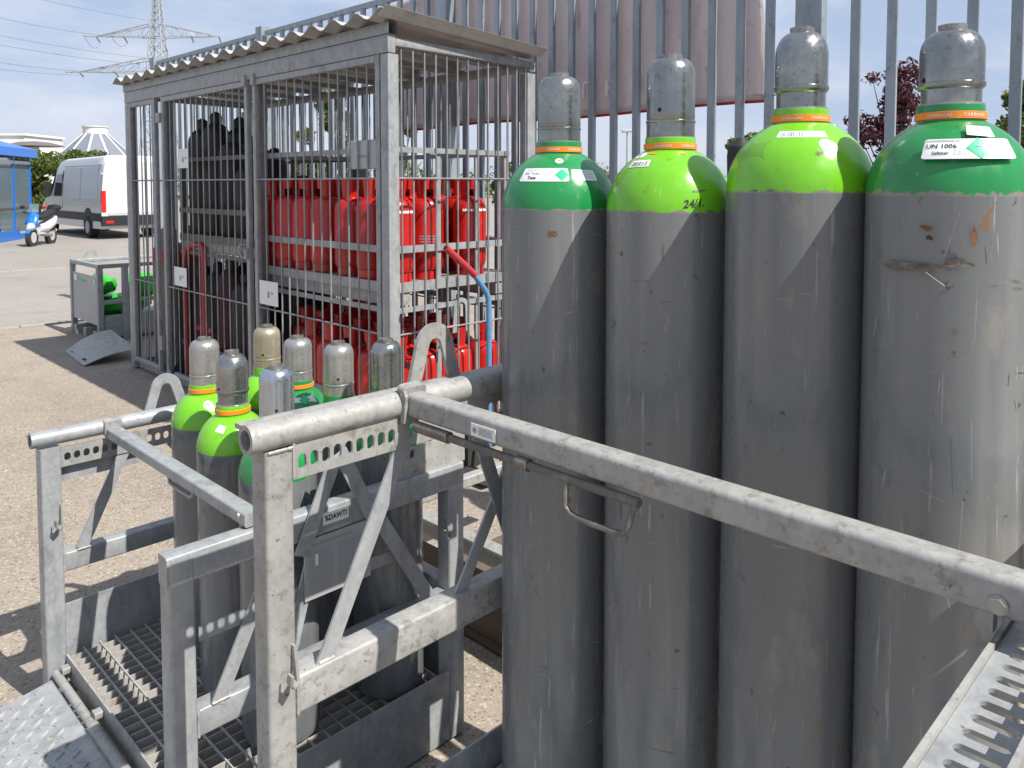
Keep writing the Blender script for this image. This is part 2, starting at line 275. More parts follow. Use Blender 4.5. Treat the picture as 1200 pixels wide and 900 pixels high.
        for c in cells:
            b0 = c - hw / 2 - 0.004; b1 = c + hw / 2 + 0.004
            if b0 > prev + 1e-5: quad(prev, b0, h0, h1)
            ang = [2 * pi * (k + .5) / n for k in range(n)]
            hole = []; rect = []
            r = min(hw, hh) / 2
            for a in ang:
                ca, sa = cos(a), sin(a)
                x = r * ca + (0 if hw <= hh else math.copysign((hw - hh) / 2, ca)); y = r * sa + (0 if hh <= hw else math.copysign((hh - hw) / 2, sa))
                hole.append((c + x, hc + y))
                t = min((b1 - b0) / 2 / max(abs(ca), 1e-6), (h1 - h0) / 2 / max(abs(sa), 1e-6)); rx, ry = t * ca, t * sa
                rect.append([c + rx, hc + ry])
            # snap corners
            for cx_, cy_ in ((b0, h0), (b1, h0), (b1, h1), (b0, h1)):
                k = min(range(n), key=lambda i: (rect[i][0] - cx_) ** 2 + (rect[i][1] - cy_) ** 2); rect[k] = [cx_, cy_]
            for z, fl in ((0, 1), (th, 0)):
                vs = [P(x, y, z) for x, y in hole] + [P(x, y, z) for x, y in rect]
                fs = [(i, (i + 1) % n, n + (i + 1) % n, n + i) for i in range(n)]
                s.add(vs, [f if fl else f[::-1] for f in fs])
            vs = [P(x, y, 0) for x, y in hole] + [P(x, y, th) for x, y in hole]
            s.add(vs, [(i, n + i, n + (i + 1) % n, (i + 1) % n) for i in range(n)])
            prev = b1
        if prev < W_ - 1e-5: quad(prev, W_, h0, h1)
        if h0 > 0: quad(0, W_, 0, h0)
        if h1 < H_: quad(0, W_, h1, H_)
        s.add([P(0, 0, 0), P(W_, 0, 0), P(W_, H_, 0), P(0, H_, 0), P(0, 0, th), P(W_, 0, th), P(W_, H_, th), P(0, H_, th)],
              [(0, 1, 5, 4), (1, 2, 6, 5), (2, 3, 7, 6), (3, 0, 4, 7)])
        return s
    def me(s, name, mats, smooth=35):
        m = bpy.data.meshes.new(name); m.from_pydata(s.v, [], s.f); m.update()
        for x in (mats if isinstance(mats, (list, tuple)) else [mats]): m.materials.append(x)
        if any(s.mi): m.polygons.foreach_set('material_index', s.mi)
        if smooth:
            m.shade_smooth(); m.set_sharp_from_angle(angle=radians(smooth))
        return m
    def obj(s, name, mats, parent=None, smooth=35, loc=None):
        return link(name, s.me(name, mats, smooth), parent, loc)

def link(name, me, parent=None, loc=None, rot=None):
    """mesh coordinates are world coordinates unless loc is given; the child is set in its parent's frame"""
    o = bpy.data.objects.new(name, me); COL.objects.link(o)
    if parent is not None:
        o.parent = parent
        w = wloc(parent)
        o.location = (Vector(loc) if loc is not None else Vector((0, 0, 0))) - w
    elif loc is not None: o.location = loc
    if rot: o.rotation_euler = rot
    return o
def wloc(o):
    v = Vector(o.location)
    while o.parent: o = o.parent; v += Vector(o.location)
    return v
def thing(name, label, cat, loc, group=None):
    o = bpy.data.objects.new(name, None); COL.objects.link(o); o.location = loc; o.empty_display_size = .1
    return tag(o, label, cat, group)
def tag(o, label=None, cat=None, group=None, kind=None):
    if label: o['label'] = label
    if cat: o['category'] = cat
    if group: o['group'] = group
    if kind: o['kind'] = kind
    return o
def copy_tree(o, parent=None, skip=()):
    c = o.copy(); COL.objects.link(c)
    if parent: c.parent = parent
    for ch in list(o.children): 
        if ch.name.split('.')[0] not in skip: copy_tree(ch, c, skip)
    return c

def text_mesh(txt, size, italic=0.0, bold=0.0):
    cu = bpy.data.curves.new('t', 'FONT'); cu.body = txt; cu.size = size; cu.align_x = 'CENTER'; cu.align_y = 'CENTER'; cu.offset = bold; cu.shear = italic; cu.resolution_u = 2
    o = bpy.data.objects.new('t', cu); COL.objects.link(o)
    dg = bpy.context.evaluated_depsgraph_get(); dg.update()
    m = bpy.data.meshes.new_from_object(o.evaluated_get(dg)); vs = [tuple(v.co) for v in m.vertices]; fs = [tuple(p.vertices) for p in m.polygons]
    bpy.data.objects.remove(o); bpy.data.curves.remove(cu); bpy.data.meshes.remove(m)
    return vs, fs

# ================================================================= SETTING
def sheet(name, x0, x1, y0, y1, z, m, nx=1, ny=1):
    b = MB(); b.add([(x0, y0, z), (x1, y0, z), (x1, y1, z), (x0, y1, z)], [(0, 1, 2, 3)])
    return tag(b.obj(name, m, smooth=0), kind='structure')
sheet('ground', -700, 1000, -700, 1000, G, M['ground'])
sheet('road', -60, 60, 10.86, 17.7, G + 0.004, M['road'])
sheet('yard', -60, 90, 17.95, 60, G + 0.004, M['road'])
kb = thing('kerb', None, None, (0, 0, G))
kb['kind'] = 'structure'
for row_y, x0, x1 in ((10.78, -2.0, 6.0), (17.82, -4.0, 12.0)):
    x = x0
    while x < x1:
        L_ = 0.5 if row_y < 12 else 1.0
        MB().beam((x + .006, row_y, G + .006), (x + L_ - .006, row_y, G + .006 + rnd.uniform(-.002, .003)), .10 if row_y < 12 else .16, .02, r=.004, seg=1).obj('kerb_stone', M['kerb'], kb)
        x += L_
mh = MB().lathe([(.30, 0), (.30, .006), (.27, .008), (0, .008)], 24); o = mh.obj('manhole_cover', M['black'], loc=(1.9, 16.4, G + .004)); tag(o, 'small dark round manhole cover in the road at the far left edge', 'manhole cover')

# loose grit and dry leaf scraps on the concrete
gb = MB()
for i in range(3600):
    yy = 1.2 + 9 * rnd.random() ** 1.4; xx = -.25 * yy + rnd.random() * (2.6 + .25 * yy) - .2
    if xx > 2.5: continue
    a = rnd.uniform(0, 6.28); l = rnd.uniform(.0025, .0075) * (1.6 if rnd.random() < .06 else 1); w = l * rnd.uniform(.35, .8); h = rnd.uniform(.0008, .004)
    c, d = cos(a), sin(a); gb.add([(xx - c * l, yy - d * l, G + .0005), (xx + d * w, yy - c * w, G + h), (xx + c * l, yy + d * l, G + .001), (xx - d * w, yy + c * w, G + h * .6)], [(0, 1, 2, 3)], 0 if rnd.random() < .6 else 1)
M['grit'] = mat('pale_grit', (0.46, 0.41, 0.33), 0.8); M['gritd'] = mat('dark_grit', (0.10, 0.085, 0.065), 0.8)
tag(gb.obj('loose_grit', [M['grit'], M['gritd']], None, 0), 'pale and dark grit and dry leaf scraps scattered over the concrete', 'grit', None, 'stuff')

# ================================================================= GAS CYLINDERS
PR = [(.1145, 0), (.1138, .014), (.1105, .032), (.104, .050), (.095, .067), (.083, .082), (.070, .094), (.057, .103), (.0475, .109)]
def smooth_prof(p, k=3):
    out = []
    for i in range(len(p) - 1):
        p0 = p[max(i - 1, 0)]; p1 = p[i]; p2 = p[i + 1]; p3 = p[min(i + 2, len(p) - 1)]
        for j in range(k):
            t = j / k
            out.append(tuple(.5 * ((2 * p1[a]) + (-p0[a] + p2[a]) * t + (2 * p0[a] - 5 * p1[a] + 4 * p2[a] - p3[a]) * t * t + (-p0[a] + 3 * p1[a] - 3 * p2[a] + p3[a]) * t ** 3) for a in (0, 1)))
    return out + [p[-1]]
PRS = smooth_prof(PR)
TT = [0]
for a, b in zip(PRS, PRS[1:]): TT.append(TT[-1] + hypot(b[0] - a[0], b[1] - a[1]))
def surf(phi, t, k=1.0, off=0.0008):
    """point on the cylinder at angle phi and arc length t above the paint line (t<0 on the body); k scales radius and dome"""
    t /= k
    if t <= 0: r, z, nr, nz = PRS[0][0], t, 1, 0
    else:
        i = 0
        while i < len(TT) - 2 and TT[i + 1] < t: i += 1
        u = (t - TT[i]) / (TT[i + 1] - TT[i]); (r0, z0), (r1, z1) = PRS[i], PRS[i + 1]
        r = r0 + (r1 - r0) * u; z = z0 + (z1 - z0) * u; l = hypot(r1 - r0, z1 - z0); nr = (z1 - z0) / l; nz = -(r1 - r0) / l
    r = r * k + nr * off; z = z * k + nz * off
    return (r * cos(phi), r * sin(phi), z)
def wrap(mb, vs, fs, phi0, t0, k=1.0, off=0.0008, rot=0.0, mi=0):
    """wrap flat 2-D geometry round the cylinder, centred at phi0,t0; x runs to the viewer's right (phi grows)"""
    rr = Vector(surf(0, t0, k, 0)).x; rr = hypot(surf(0, t0, k, 0)[0], 0)
    ca, sa = cos(rot), sin(rot)
    pts = []
    for v in vs:
        x = v[0] * ca - v[1] * sa; y = v[0] * sa + v[1] * ca
        pts.append(surf(phi0 + x / rr, t0 + y, k, off))
    mb.add(pts, fs, mi)
def grid(w, h, nx=14, ny=6, rad=0.0):
    vs = [(-w / 2 + w * i / nx, -h / 2 + h * j / ny) for j in range(ny + 1) for i in range(nx + 1)]
    if rad:
        vs2 = []
        for x, y in vs:
            dx = max(0, abs(x) - (w / 2 - rad)); dy = max(0, abs(y) - (h / 2 - rad)); d = hypot(dx, dy)
            if d > rad: x = math.copysign(w / 2 - rad + dx * rad / d, x); y = math.copysign(h / 2 - rad + dy * rad / d, y)
            vs2.append((x, y))
        vs = vs2
    fs = [(j * (nx + 1) + i, j * (nx + 1) + i + 1, (j + 1) * (nx + 1) + i + 1, (j + 1) * (nx + 1) + i) for j in range(ny) for i in range(nx)]
    return vs, fs
def ellipse(w, h, n=24):
    vs = [(0, 0)] + [(w / 2 * cos(2 * pi * i / n), h / 2 * sin(2 * pi * i / n)) for i in range(n)] + [(w / 4 * cos(2 * pi * i / n), h / 4 * sin(2 * pi * i / n)) for i in range(n)]
    fs = [(0, n + 1 + i, n + 1 + (i + 1) % n) for i in range(n)] + [(n + 1 + i, 1 + i, 1 + (i + 1) % n, n + 1 + (i + 1) % n) for i in range(n)]
    return vs, fs
def diamond(s):
    vs = []; fs = []; n = 6
    for j in range(n + 1):
        for i in range(n + 1):
            a, b = i / n - .5, j / n - .5; vs.append(((a - b) * s, (a + b) * s))
    fs = [(j * (n + 1) + i, j * (n + 1) + i + 1, (j + 1) * (n + 1) + i + 1, (j + 1) * (n + 1) + i) for j in range(n) for i in range(n)]
    return vs, fs
def blob(w, h, seed, n=20):
    r_ = random.Random(seed); ph = [r_.uniform(0, 6) for _ in range(4)]
    q = [1 + .22 * sin(2 * a + ph[0]) + .18 * sin(3 * a + ph[1]) + .12 * sin(7 * a + ph[2]) for a in [2 * pi * i / n for i in range(n)]]
    vs = [(0, 0)] + [(w / 2 * q[i] * cos(2 * pi * i / n), h / 2 * q[i] * sin(2 * pi * i / n)) for i in range(n)]
    return vs, [(0, 1 + i, 1 + (i + 1) % n) for i in range(n)]
def barcode(w, h, seed):
    r_ = random.Random(seed); vs = []; fs = []; x = -w / 2
    while x < w / 2:
        b = r_.choice((.0012, .0018, .0028)); vs += [(x, -h / 2), (x + b, -h / 2), (x + b, h / 2), (x, h / 2)]; o = len(vs) - 4; fs.append((o, o + 1, o + 2, o + 3)); x += b + r_.choice((.0012, .002, .003))
    return vs, fs
def textlines(w, h, rows, seed, th=.0011):
    r_ = random.Random(seed); vs = []; fs = []
    for j in range(rows):
        y = h / 2 - h * (j + .5) / rows; x = -w / 2
        while x < w / 2 * .9:
            l = r_.uniform(.0025, .008); l = min(l, w / 2 - x); o = len(vs)
            vs += [(x, y - th), (x + l, y - th), (x + l, y + th), (x, y + th)]; fs.append((o, o + 1, o + 2, o + 3)); x += l + .0016
    return vs, fs

def cap_profile(kind, r, h):
    """list of (r,z) from neck up to the top flat, h = total height"""
    if kind == 'flat':
        p = [(r * 1.0, 0), (r * 1.0, h * .17), (r * 1.03, h * .18), (r * 1.03, h * .20), (r * .985, h * .21), (r * 1.0, h * .225), (r, h * .30)]
        z0 = h * .74; q = h * .20
        p += [(r, z0)] + [(r - (1 - cos(a)) * r * .42, z0 + sin(a) * q * .95) for a in [radians(x) for x in (15, 30, 45, 60, 75, 90)]]
    else:
        p = [(r * .93, 0), (r * .93, h * .20), (r * .95, h * .205), (r * 1.03, h * .235), (r * 1.04, h * .25), (r * 1.04, h * .28), (r * 1.0, h * .29)]
        z0 = h * .66
        p += [(r, z0)] + [(r * .40 + r * .60 * cos(a), z0 + sin(a) * (h * .955 - z0)) for a in [radians(x) for x in (12, 25, 38, 50, 62, 74, 86)]]
    return p
def gas_cylinder(label, x, y, zb, zg, ztop, R, paintkey, capkey, kind, group, seed, detail=2, band_z=0.0, cap_r=.0435, hole_phi=None, edge=.007, ringtext=None, name='gas_cylinder', face=None, body='grey', banded=True):
    k = R / .1145
    t = thing(name, label, 'gas cylinder', (x, y, zb), group)
    b = MB(); ph = zg - zb
    b.lathe([(R * .60, 0.004), (R * .84, 0), (R * .96, .010), (R, .03), (R, ph * .5), (R, ph)], 64); o = link('body', b.me('cylinder_body', M[body]), t, (x, y, zb))
    sp = shoulder_paint(paintkey + '_worn', M[paintkey], 0.0, edge, (0.20, 0.18, 0.16))
    b = MB(); b.lathe([(r * k, z * k) for r, z in PRS] + [(.0455, .109 * k + .001)], 64); link('shoulder', b.me('cylinder_shoulder', sp), t, (x, y, zg))
    zn = zg + .109 * k; ch = ztop - zn                   # neck start, and everything above it
    rr = cap_r * 1.05; sc = R / .1145 if R > .12 else 1.0
    b = MB(); b.lathe([(rr, -.004), (rr, .024), (rr * .99, .027), (rr * .97, .028)], 40); link('neck_ring', b.me('cylinder_neck', M[paintkey]), t, (x, y, zn))
    if banded:
        b = MB(); b.lathe([(rr + .0006, .003), (rr + .0028, .0035), (rr + .0028, .0150), (rr + .0006, .0155)], 40); ob = link('band', b.me('orange_band', M['orange']), t, (x, y, zn))
        if ringtext:
            tb = MB(); vs, fs = text_mesh(ringtext, .0072)
            for q in (0.72, -0.30):
                tb.add([((rr + .0034) * cos(face + q + v[0] / rr), (rr + .0034) * sin(face + q + v[0] / rr), .0092 + v[1]) for v in vs], fs)
            link('band_lettering', tb.me('band_text', M['label'], 0), ob, (x, y, zn))
    zc = zn + .0275; h = ztop - zc - .010
    b = MB(); b.lathe([(cap_r * .99, 0), (cap_r * 1.03, .001), (cap_r * 1.03, .004), (cap_r * .97, .005)], 40); link('collar', b.me('cap_collar', M['capw']), t, (x, y, zc - .002))
    b = MB(); pc = cap_profile(kind, cap_r, h); pc = [(pc[0][0], .003)] + pc[1:]; b.lathe(pc + [(cap_r * .3, pc[-1][1] + .0005)], 48)
    oc = link('cap', b.me('valve_cap', M[capkey]), t, (x, y, zc))
    b = MB(); n = 18; rn = cap_r * .44; pts = []
    for j, z in enumerate((-.002, .0095)):
        for i in range(n): q = rn * (1 + .04 * (i % 3 == 0)); pts.append((q * cos(2 * pi * i / n), q * sin(2 * pi * i / n), z))
    for i in range(n): pts.append((rn * .72 * cos(2 * pi * i / n), rn * .72 * sin(2 * pi * i / n), .0095))
    for i in range(n): pts.append((rn * .68 * cos(2 * pi * i / n), rn * .68 * sin(2 * pi * i / n), .004))
    fs = [(a * n + i, a * n + (i + 1) % n, (a + 1) * n + (i + 1) % n, (a + 1) * n + i) for a in range(3) for i in range(n)] + [tuple(range(3 * n, 4 * n))]
    b.add(pts, fs); link('cap_nut', b.me('cap_nut', M['capn']), oc, (x, y, zc + pc[-1][1]))
    if hole_phi is not None:
        b = MB(); hz = h * .32; q = cap_r * 1.001; vs, fs = ellipse(.0085, .0085, 16)
        b.add([((q + .0006) * cos(hole_phi + v[0] / q), (q + .0006) * sin(hole_phi + v[0] / q), hz + v[1]) for v in vs], fs)
        link('vent_hole', b.me('vent_hole', M['dark'], 0), oc, (x, y, zc))
    return t
def decal(t, name, zg, x, y, items, mats, kk=None):
    """items: list of (geometry, phi, t, k, off, rot, material index)"""
    b = MB()
    for (vs, fs), phi, tt, k, off, rot, mi in items:
        if k == 1:                                       # drawn for the standard radius: scale to the tall cylinders
            k = KT; vs = [(v[0] * k, v[1] * k) for v in vs]; tt *= k
        wrap(b, vs, fs, phi, tt, k, off, rot, mi)
    return link(name, b.me(name, mats, 0), t, (x, y, zg))
def marks(t, name, zg, x, y, items, mats):
    for it in items: decal(t, name, zg, x, y, [it], mats)
D_ = radians
TALL = dict(c1=(1.400, 1.240, -.057, .270), c2=(1.441, .960, -.057, .286), c3=(1.4535, .679, -.0155, .301), c4=(1.455, .421, -.018, .269))
KT = .134 / .1145; RT = .134
BF = -1.50
GB = 'tall grey gas cylinders in the front pallet'
x, y, zg, zt = TALL['c1']
c1 = gas_cylinder('tall cylinder with dark green shoulder beside the blue trolley handle', x, y, BF, zg, zt, RT, 'green', 'cap', 'flat', GB, 1, cap_r=.050, face=D_(221), ringtext='CARBAGAS')
lb = [(grid(.098, .030, 20, 4, .003), D_(203), .071, 1, .0008, D_(0), 0)]
lb += [((text_mesh('Ref: Turby', .0075)), D_(189), .073, 1, .0014, 0, 1), (text_mesh('Tone', .0085, bold=.0003), D_(190), .0635, 1, .0014, 0, 1), (textlines(.03, .006, 2, 1, .0004), D_(190), .081, 1, .0014, 0, 2),
       (textlines(.012, .022, 5, 2, .0003), D_(207), .071, 1, .0014, 0, 2), (diamond(.0135), D_(225), .0705, 1, .0014, 0, 3)]
decal(c1, 'hazard_label', zg, x, y, lb, [M['label'], M['ink'], M['inkg'], M['dia']])
decal(c1, 'test_label', zg, x, y, [(grid(.052, .024, 12, 4, .002), D_(252), .070, 1, .0009, D_(-2), 0), (textlines(.044, .018, 5, 3, .0004), D_(252), .071, 1, .0014, D_(-2), 1)], [M['labelshade'], M['inkg']])
decal(c1, 'round_sticker', zg, x, y, [(ellipse(.016, .016), D_(222), .1065, 1, .0011, 0, 0), (ellipse(.006, .006), D_(222), .1065, 1, .0016, 0, 1)], [M['label'], M['inkg']])
marks(c1, 'rust_spot', zg, x, y, [(blob(.014, .012, 3), D_(216), -.044, 1, .0006, 0, 0), (blob(.006, .005, 5), D_(213), -.040, 1, .0009, 0, 1)], [M['rust'], M['scar']])

x, y, zg, zt = TALL['c2']
c2 = gas_cylinder('tall cylinder with lime green shoulder and a black handwritten mark beside the dark green one', x, y, BF, zg, zt, RT, 'lime', 'cap', 'flat', GB, 2, cap_r=.0505, face=D_(214), ringtext='CARBAGAS', hole_phi=D_(187), edge=.011)
decal(c2, 'barcode_label', zg, x, y, [(grid(.044, .017, 10, 3, .001), D_(172), .094, 1, .0009, D_(3), 0), (barcode(.032, .010, 5), D_(173), .093, 1, .0014, D_(3), 1)], [M['label'], M['ink']])
decal(c2, 'round_sticker', zg, x, y, [(grid(.026, .016, 6, 3, .006), D_(158), .118, 1, .0009, D_(8), 0), (ellipse(.009, .009), D_(156), .118, 1, .0014, 0, 1)], [M['label'], M['inkg']])
marks(c2, 'paint_fleck', zg, x, y, [(blob(.014, .008, 9), D_(180), .124, 1, .0009, 0, 0), (blob(.006, .010, 12), D_(148), .050, 1, .0009, 0, 0), (blob(.010, .004, 13), D_(236), .122, 1, .0009, 0, 0)], [M['orange']])
decal(c2, 'handwriting', zg, x, y, [(text_mesh('24/1.', .019, .3, .0004), D_(234), .016, 1, .0009, D_(5), 0)], [M['ink']])
marks(c2, 'worn_patch', zg, x, y, [(blob(.030, .003, 15), D_(240), .038, 1, .0006, D_(4), 0), (blob(.02, .003, 19), D_(250), .003, 1, .0006, 0, 0)], [M['scar']])

x, y, zg, zt = TALL['c3']
c3 = gas_cylinder('tall cylinder with lime green shoulder, wide barcode strip and oval sticker', x, y, BF, zg, zt, .1345, 'lime', 'cap', 'dome', GB, 3, cap_r=.0475, face=D_(205), ringtext='CARBAGAS', edge=.011)
decal(c3, 'barcode_label', zg, x, y, [(grid(.072, .015, 16, 3, .001), D_(207), .101, 1, .0009, D_(-1), 0), (barcode(.034, .010, 8), D_(196), .101, 1, .0014, D_(-1), 1)], [M['label'], M['inkg']])
decal(c3, 'oval_sticker', zg, x, y, [(ellipse(.030, .024), D_(231), .076, 1, .0012, D_(-30), 0), (ellipse(.014, .012), D_(231), .076, 1, .0017, D_(-30), 1), (ellipse(.008, .007), D_(231), .076, 1, .0022, D_(-30), 0)], [M['label'], M['inkg']])
decal(c3, 'faded_label', zg, x, y, [(grid(.048, .036, 10, 6, .001), D_(161), .072, 1, .0007, D_(0), 0)], [M['ghost']])
marks(c3, 'dark_stain', zg, x, y, [(blob(.012, .006, 22), D_(221), .062, 1, .0009, 0, 0), (blob(.010, .003, 25), D_(171), .004, 1, .0009, 0, 0), (blob(.014, .003, 26), D_(184), .004, 1, .0009, 0, 0)], [M['scar']])

x, y, zg, zt = TALL['c4']
c4 = gas_cylinder('tall cylinder with dark green shoulder and large UN 1006 label', x, y, BF, zg, zt, .1265, 'green', 'cap', 'dome', GB, 4, face=D_(196), ringtext='CARBAGAS', hole_phi=D_(140), cap_r=.0485, edge=.018)
lb = [(grid(.112, .031, 26, 4, .003), D_(210.5), .0655, 1, .0008, D_(0), 0), (text_mesh('SCHWEIZERHALLE', .0048), D_(191), .0770, 1, .0014, 0, 1), (text_mesh('UN 1006', .0096, bold=.0001), D_(190.5), .0685, 1, .0014, 0, 1),
      (text_mesh('Saltizer', .0068, .1, .0001), D_(190), .0582, 1, .0014, 0, 1), (textlines(.018, .009, 3, 7, .0003), D_(204), .060, 1, .0014, 0, 2), (diamond(.0165), D_(217), .0660, 1, .0014, 0, 3),
      (textlines(.008, .003, 1, 7, .0005), D_(216), .067, 1, .0018, 0, 1), (textlines(.022, .022, 7, 9, .0003), D_(231), .067, 1, .0014, 0, 2)]
decal(c4, 'hazard_label', zg, x, y, lb, [M['label'], M['ink'], M['inkg'], M['dia']])
decal(c4, 'small_label', zg, x, y, [(grid(.032, .020, 8, 3, .001), D_(222), .0955, 1, .0009, D_(-8), 0), (textlines(.026, .013, 4, 11, .0003), D_(222), .0955, 1, .0014, D_(-8), 1)], [M['label'], M['inkg']])
marks(c4, 'scraped_scar', zg, x, y, [(blob(.066, .012, 31), D_(170), -.094, 1, .0006, D_(-2), 0), (blob(.030, .009, 32), D_(186), -.096, 1, .0006, D_(6), 0), (blob(.034, .012, 33), D_(203), -.088, 1, .0006, D_(8), 0)], [M['scar']])
marks(c4, 'scratch', zg, x, y, [(([(-.014, -.0004), (.014, -.0006), (.014, .0007), (-.014, .0006)], [(0, 1, 2, 3)]), D_(190), -.109, 1, .0009, D_(-36), 0), (([(-.03, -.0003), (.03, -.0003), (.03, .0003), (-.03, .0003)], [(0, 1, 2, 3)]), D_(199), -.05, 1, .0009, D_(75), 1),
       (([(-.016, -.0003), (.016, -.0003), (.016, .0003), (-.016, .0003)], [(0, 1, 2, 3)]), D_(192), -.40, 1, .0009, D_(-18), 1), (([(-.05, -.0003), (.05, -.0003), (.05, .0003), (-.05, .0003)], [(0, 1, 2, 3)]), D_(209), -.45, 1, .0009, D_(88), 1), (([(-.04, -.0003), (.04, -.0003), (.04, .0003), (-.04, .0003)], [(0, 1, 2, 3)]), D_(214), -.33, 1, .0009, D_(92), 1)], [M['white'], M['galvd']])
marks(c4, 'rust_streak', zg, x, y, [(blob(.005, .034, 41), D_(212), -.052, 1, .0009, 0, 0), (blob(.016, .006, 42), D_(184), -.042, 1, .0009, 0, 0), (blob(.007, .007, 44), D_(186), -.055, 1, .0009, 0, 1)], [M['rust'], M['ink']])

def wear(t, key, face, n, seed):
    x, y, zg, zt = TALL[key]; r_ = random.Random(seed)
    for i in range(n):
        w = r_.uniform(.006, .03); h = r_.uniform(.0003, .0008); vert = r_.random() < .6
        poly = ([(-w, -h), (0, -h * 1.8), (w, -h * .4), (w * .4, h), (-w * .7, h * .8)], [(0, 1, 2, 3, 4)])
        decal(t, 'scratch', zg, x, y, [(poly, D_(face + r_.uniform(-62, 62)), -r_.uniform(.02, 1.0), 1, .0009, D_((90 if vert else 0) + r_.uniform(-18, 18)), 0)], [M[r_.choice(('galvd', 'scar', 'galvd', 'inkg'))]])
    for i in range(4):
        decal(t, 'chip', zg, x, y, [(blob(r_.uniform(.004, .010), r_.uniform(.003, .008), seed * 9 + i, 9), D_(face + r_.uniform(-60, 60)), -r_.uniform(.02, .9), 1, .0008, 0, 0)], [M[r_.choice(('rust', 'scar', 'rust'))]])
wear(c1, 'c1', 221, 14, 51); wear(c2, 'c2', 214, 16, 52); wear(c3, 'c3', 205, 16, 53); wear(c4, 'c4', 196, 22, 54)

AF = -1.52
GA = 'small gas cylinders in the rear low pallet'
R2 = .105; k2 = R2 / .1145
small = [
 ('a1', (1.110, 2.527, -.776, -.487), 'lime', 'capw', 'flat', 'small lime green cylinder with a round sticker nearest the left steel lifting arch', None, 'small'),
 ('a2', (1.075, 2.257, -.783, -.489), 'lime', 'cap', 'dome', 'small lime green cylinder with a square white label, foremost in the low pallet', 188, ''),
 ('a3', (1.375, 2.610, -.776, -.490), 'lime', 'capg', 'flat', 'small cylinder with a golden brown cap, rearmost in the low pallet', 225, ''),
 ('a4', (1.065, 1.971, -.790, -.479), 'green', 'caps', 'flat', 'small cylinder with a shiny blue silver cap, right behind the pipe end', 240, ''),
 ('a5', (1.353, 2.359, -.776, -.493), 'green', 'capw', 'flat', 'small cylinder with a pale pinkish white cap beside the golden capped one', None, ''),
 ('a6', (1.359, 2.122, -.780, -.478), 'green', 'capw', 'flat', 'small cylinder with a pale grey cap and small round hole, seen above the front pipe', 235, ''),
 ('a7', (1.402, 1.929, -.780, -.446), 'green', 'cap', 'flat', 'small dark green cylinder with a silver cap, rightmost in the low pallet', None, '')]
for nm, (x, y, zg, zt), pk, ck, kd, lab, hp, _ in small:
    t = gas_cylinder(lab, x, y, AF, zg, zt, R2, pk, ck, kd, GA, 10, cap_r=.0465, hole_phi=D_(hp) if hp else None, banded=nm in ('a1', 'a2', 'a5'), edge=.003)
    if nm == 'a1': decal(t, 'round_sticker', zg, x, y, [(ellipse(.028, .028), D_(252), .080, k2, .0012, 0, 0), (ellipse(.014, .014), D_(252), .080, k2, .0017, 0, 1)], [M['label'], M['inkg']])
    if nm == 'a2': decal(t, 'square_label', zg, x, y, [(grid(.026, .022, 6, 4, .001), D_(219), .077, k2, .0009, D_(-14), 0), (textlines(.019, .016, 5, 5, .0004), D_(219), .077, k2, .0014, D_(-14), 1)], [M['label'], M['inkg']])
    if nm == 'a5': decal(t, 'white_label', zg, x, y, [(grid(.09, .030, 12, 4, .001), D_(250), .080, k2, .0009, 0, 0), (diamond(.018), D_(255), .080, k2, .0014, 0, 1)], [M['label'], M['dia']])

# ================================================================= CYLINDER PALLETS
def post(t, x0, x1, y0, y1, z0, z1, m='galv'):
    o = MB().beam(((x0 + x1) / 2, (y0 + y1) / 2, z0), ((x0 + x1) / 2, (y0 + y1) / 2, z1), x1 - x0, y1 - y0, up=(0, 1, 0), r=.008).obj('post', M[m], t)
    return o
def hook(t, x, y, z, d=1, flip=False):
    """bent rope hook on a post, standing off in -Y"""
    pts = [(x + .018, y - .004, z + .07), (x + .018, y - .012, z + .035), (x + .014, y - .024, z + .008), (x + .0, y - .032, z + .002), (x - .006, y - .034, z + .014), (x - .004, y - .036, z + .03)]
    a = [Vector(p) for p in pts]
    b = MB(); w = Vector((0.006, 0, 0)) ; 
    vs = []; 
    for p in a: vs += [p + Vector((.0, -.0, 0)), p + Vector((.004, -.004, .001)), p + Vector((.004, .014, .001)), p + Vector((0, .016, 0))]
    fs = [(4 * i + k, 4 * i + (k + 1) % 4, 4 * i + 4 + (k + 1) % 4, 4 * i + 4 + k) for i in range(len(a) - 1) for k in range(4)] + [(0, 3, 2, 1), tuple(4 * (len(a) - 1) + k for k in range(4))]
    b.add(vs, fs); return b.obj('hook', M['galvd'], t)
def brace(t, p0, p1, w=.036, th=.006, y=None, m='galv'):
    """flat bar in the plane y=const"""
    return MB().beam(p0, p1, w, th, up=(0, 1, 0), r=.0).obj('brace', M[m], t)
def arch(t, x0, x1, y, z0, z1, w, th=.010, m='galv'):
    """flat plate bent like an inverted U with spread feet"""
    cx = (x0 + x1) / 2; out = []; inn = []; rt = (x1 - x0) * .34; n = 14
    zc = z1 - rt
    out.append((x0, y, z0)); inn.append((x0 + w, y, z0))
    for i in range(n + 1):
        a = radians(172 - 164 * i / n); out.append((cx + rt * cos(a), y, zc + rt * sin(a))); inn.append((cx + (rt - w) * cos(a), y, zc + (rt - w) * sin(a)))
    out.append((x1, y, z0)); inn.append((x1 - w, y, z0))
    return MB().strip(out, inn, (0, th, 0)).obj('lifting_arch', M[m], t)
def plate_text(t, o, w, h, txt, size, name='name_plate'):
    """small white plate facing -Y at o (centre)"""
    pl = MB().beam((o[0] - w / 2, o[1], o[2]), (o[0] + w / 2, o[1], o[2]), .002, h, r=0).obj(name, M['label'], t)
    if txt:
        vs, fs = text_mesh(txt, size, bold=.0006); MB().add([(o[0] + v[0] * .82, o[1] - .0016, o[2] + v[1]) for v in vs], fs).obj('lettering', M['ink'], pl, 0)
    return pl

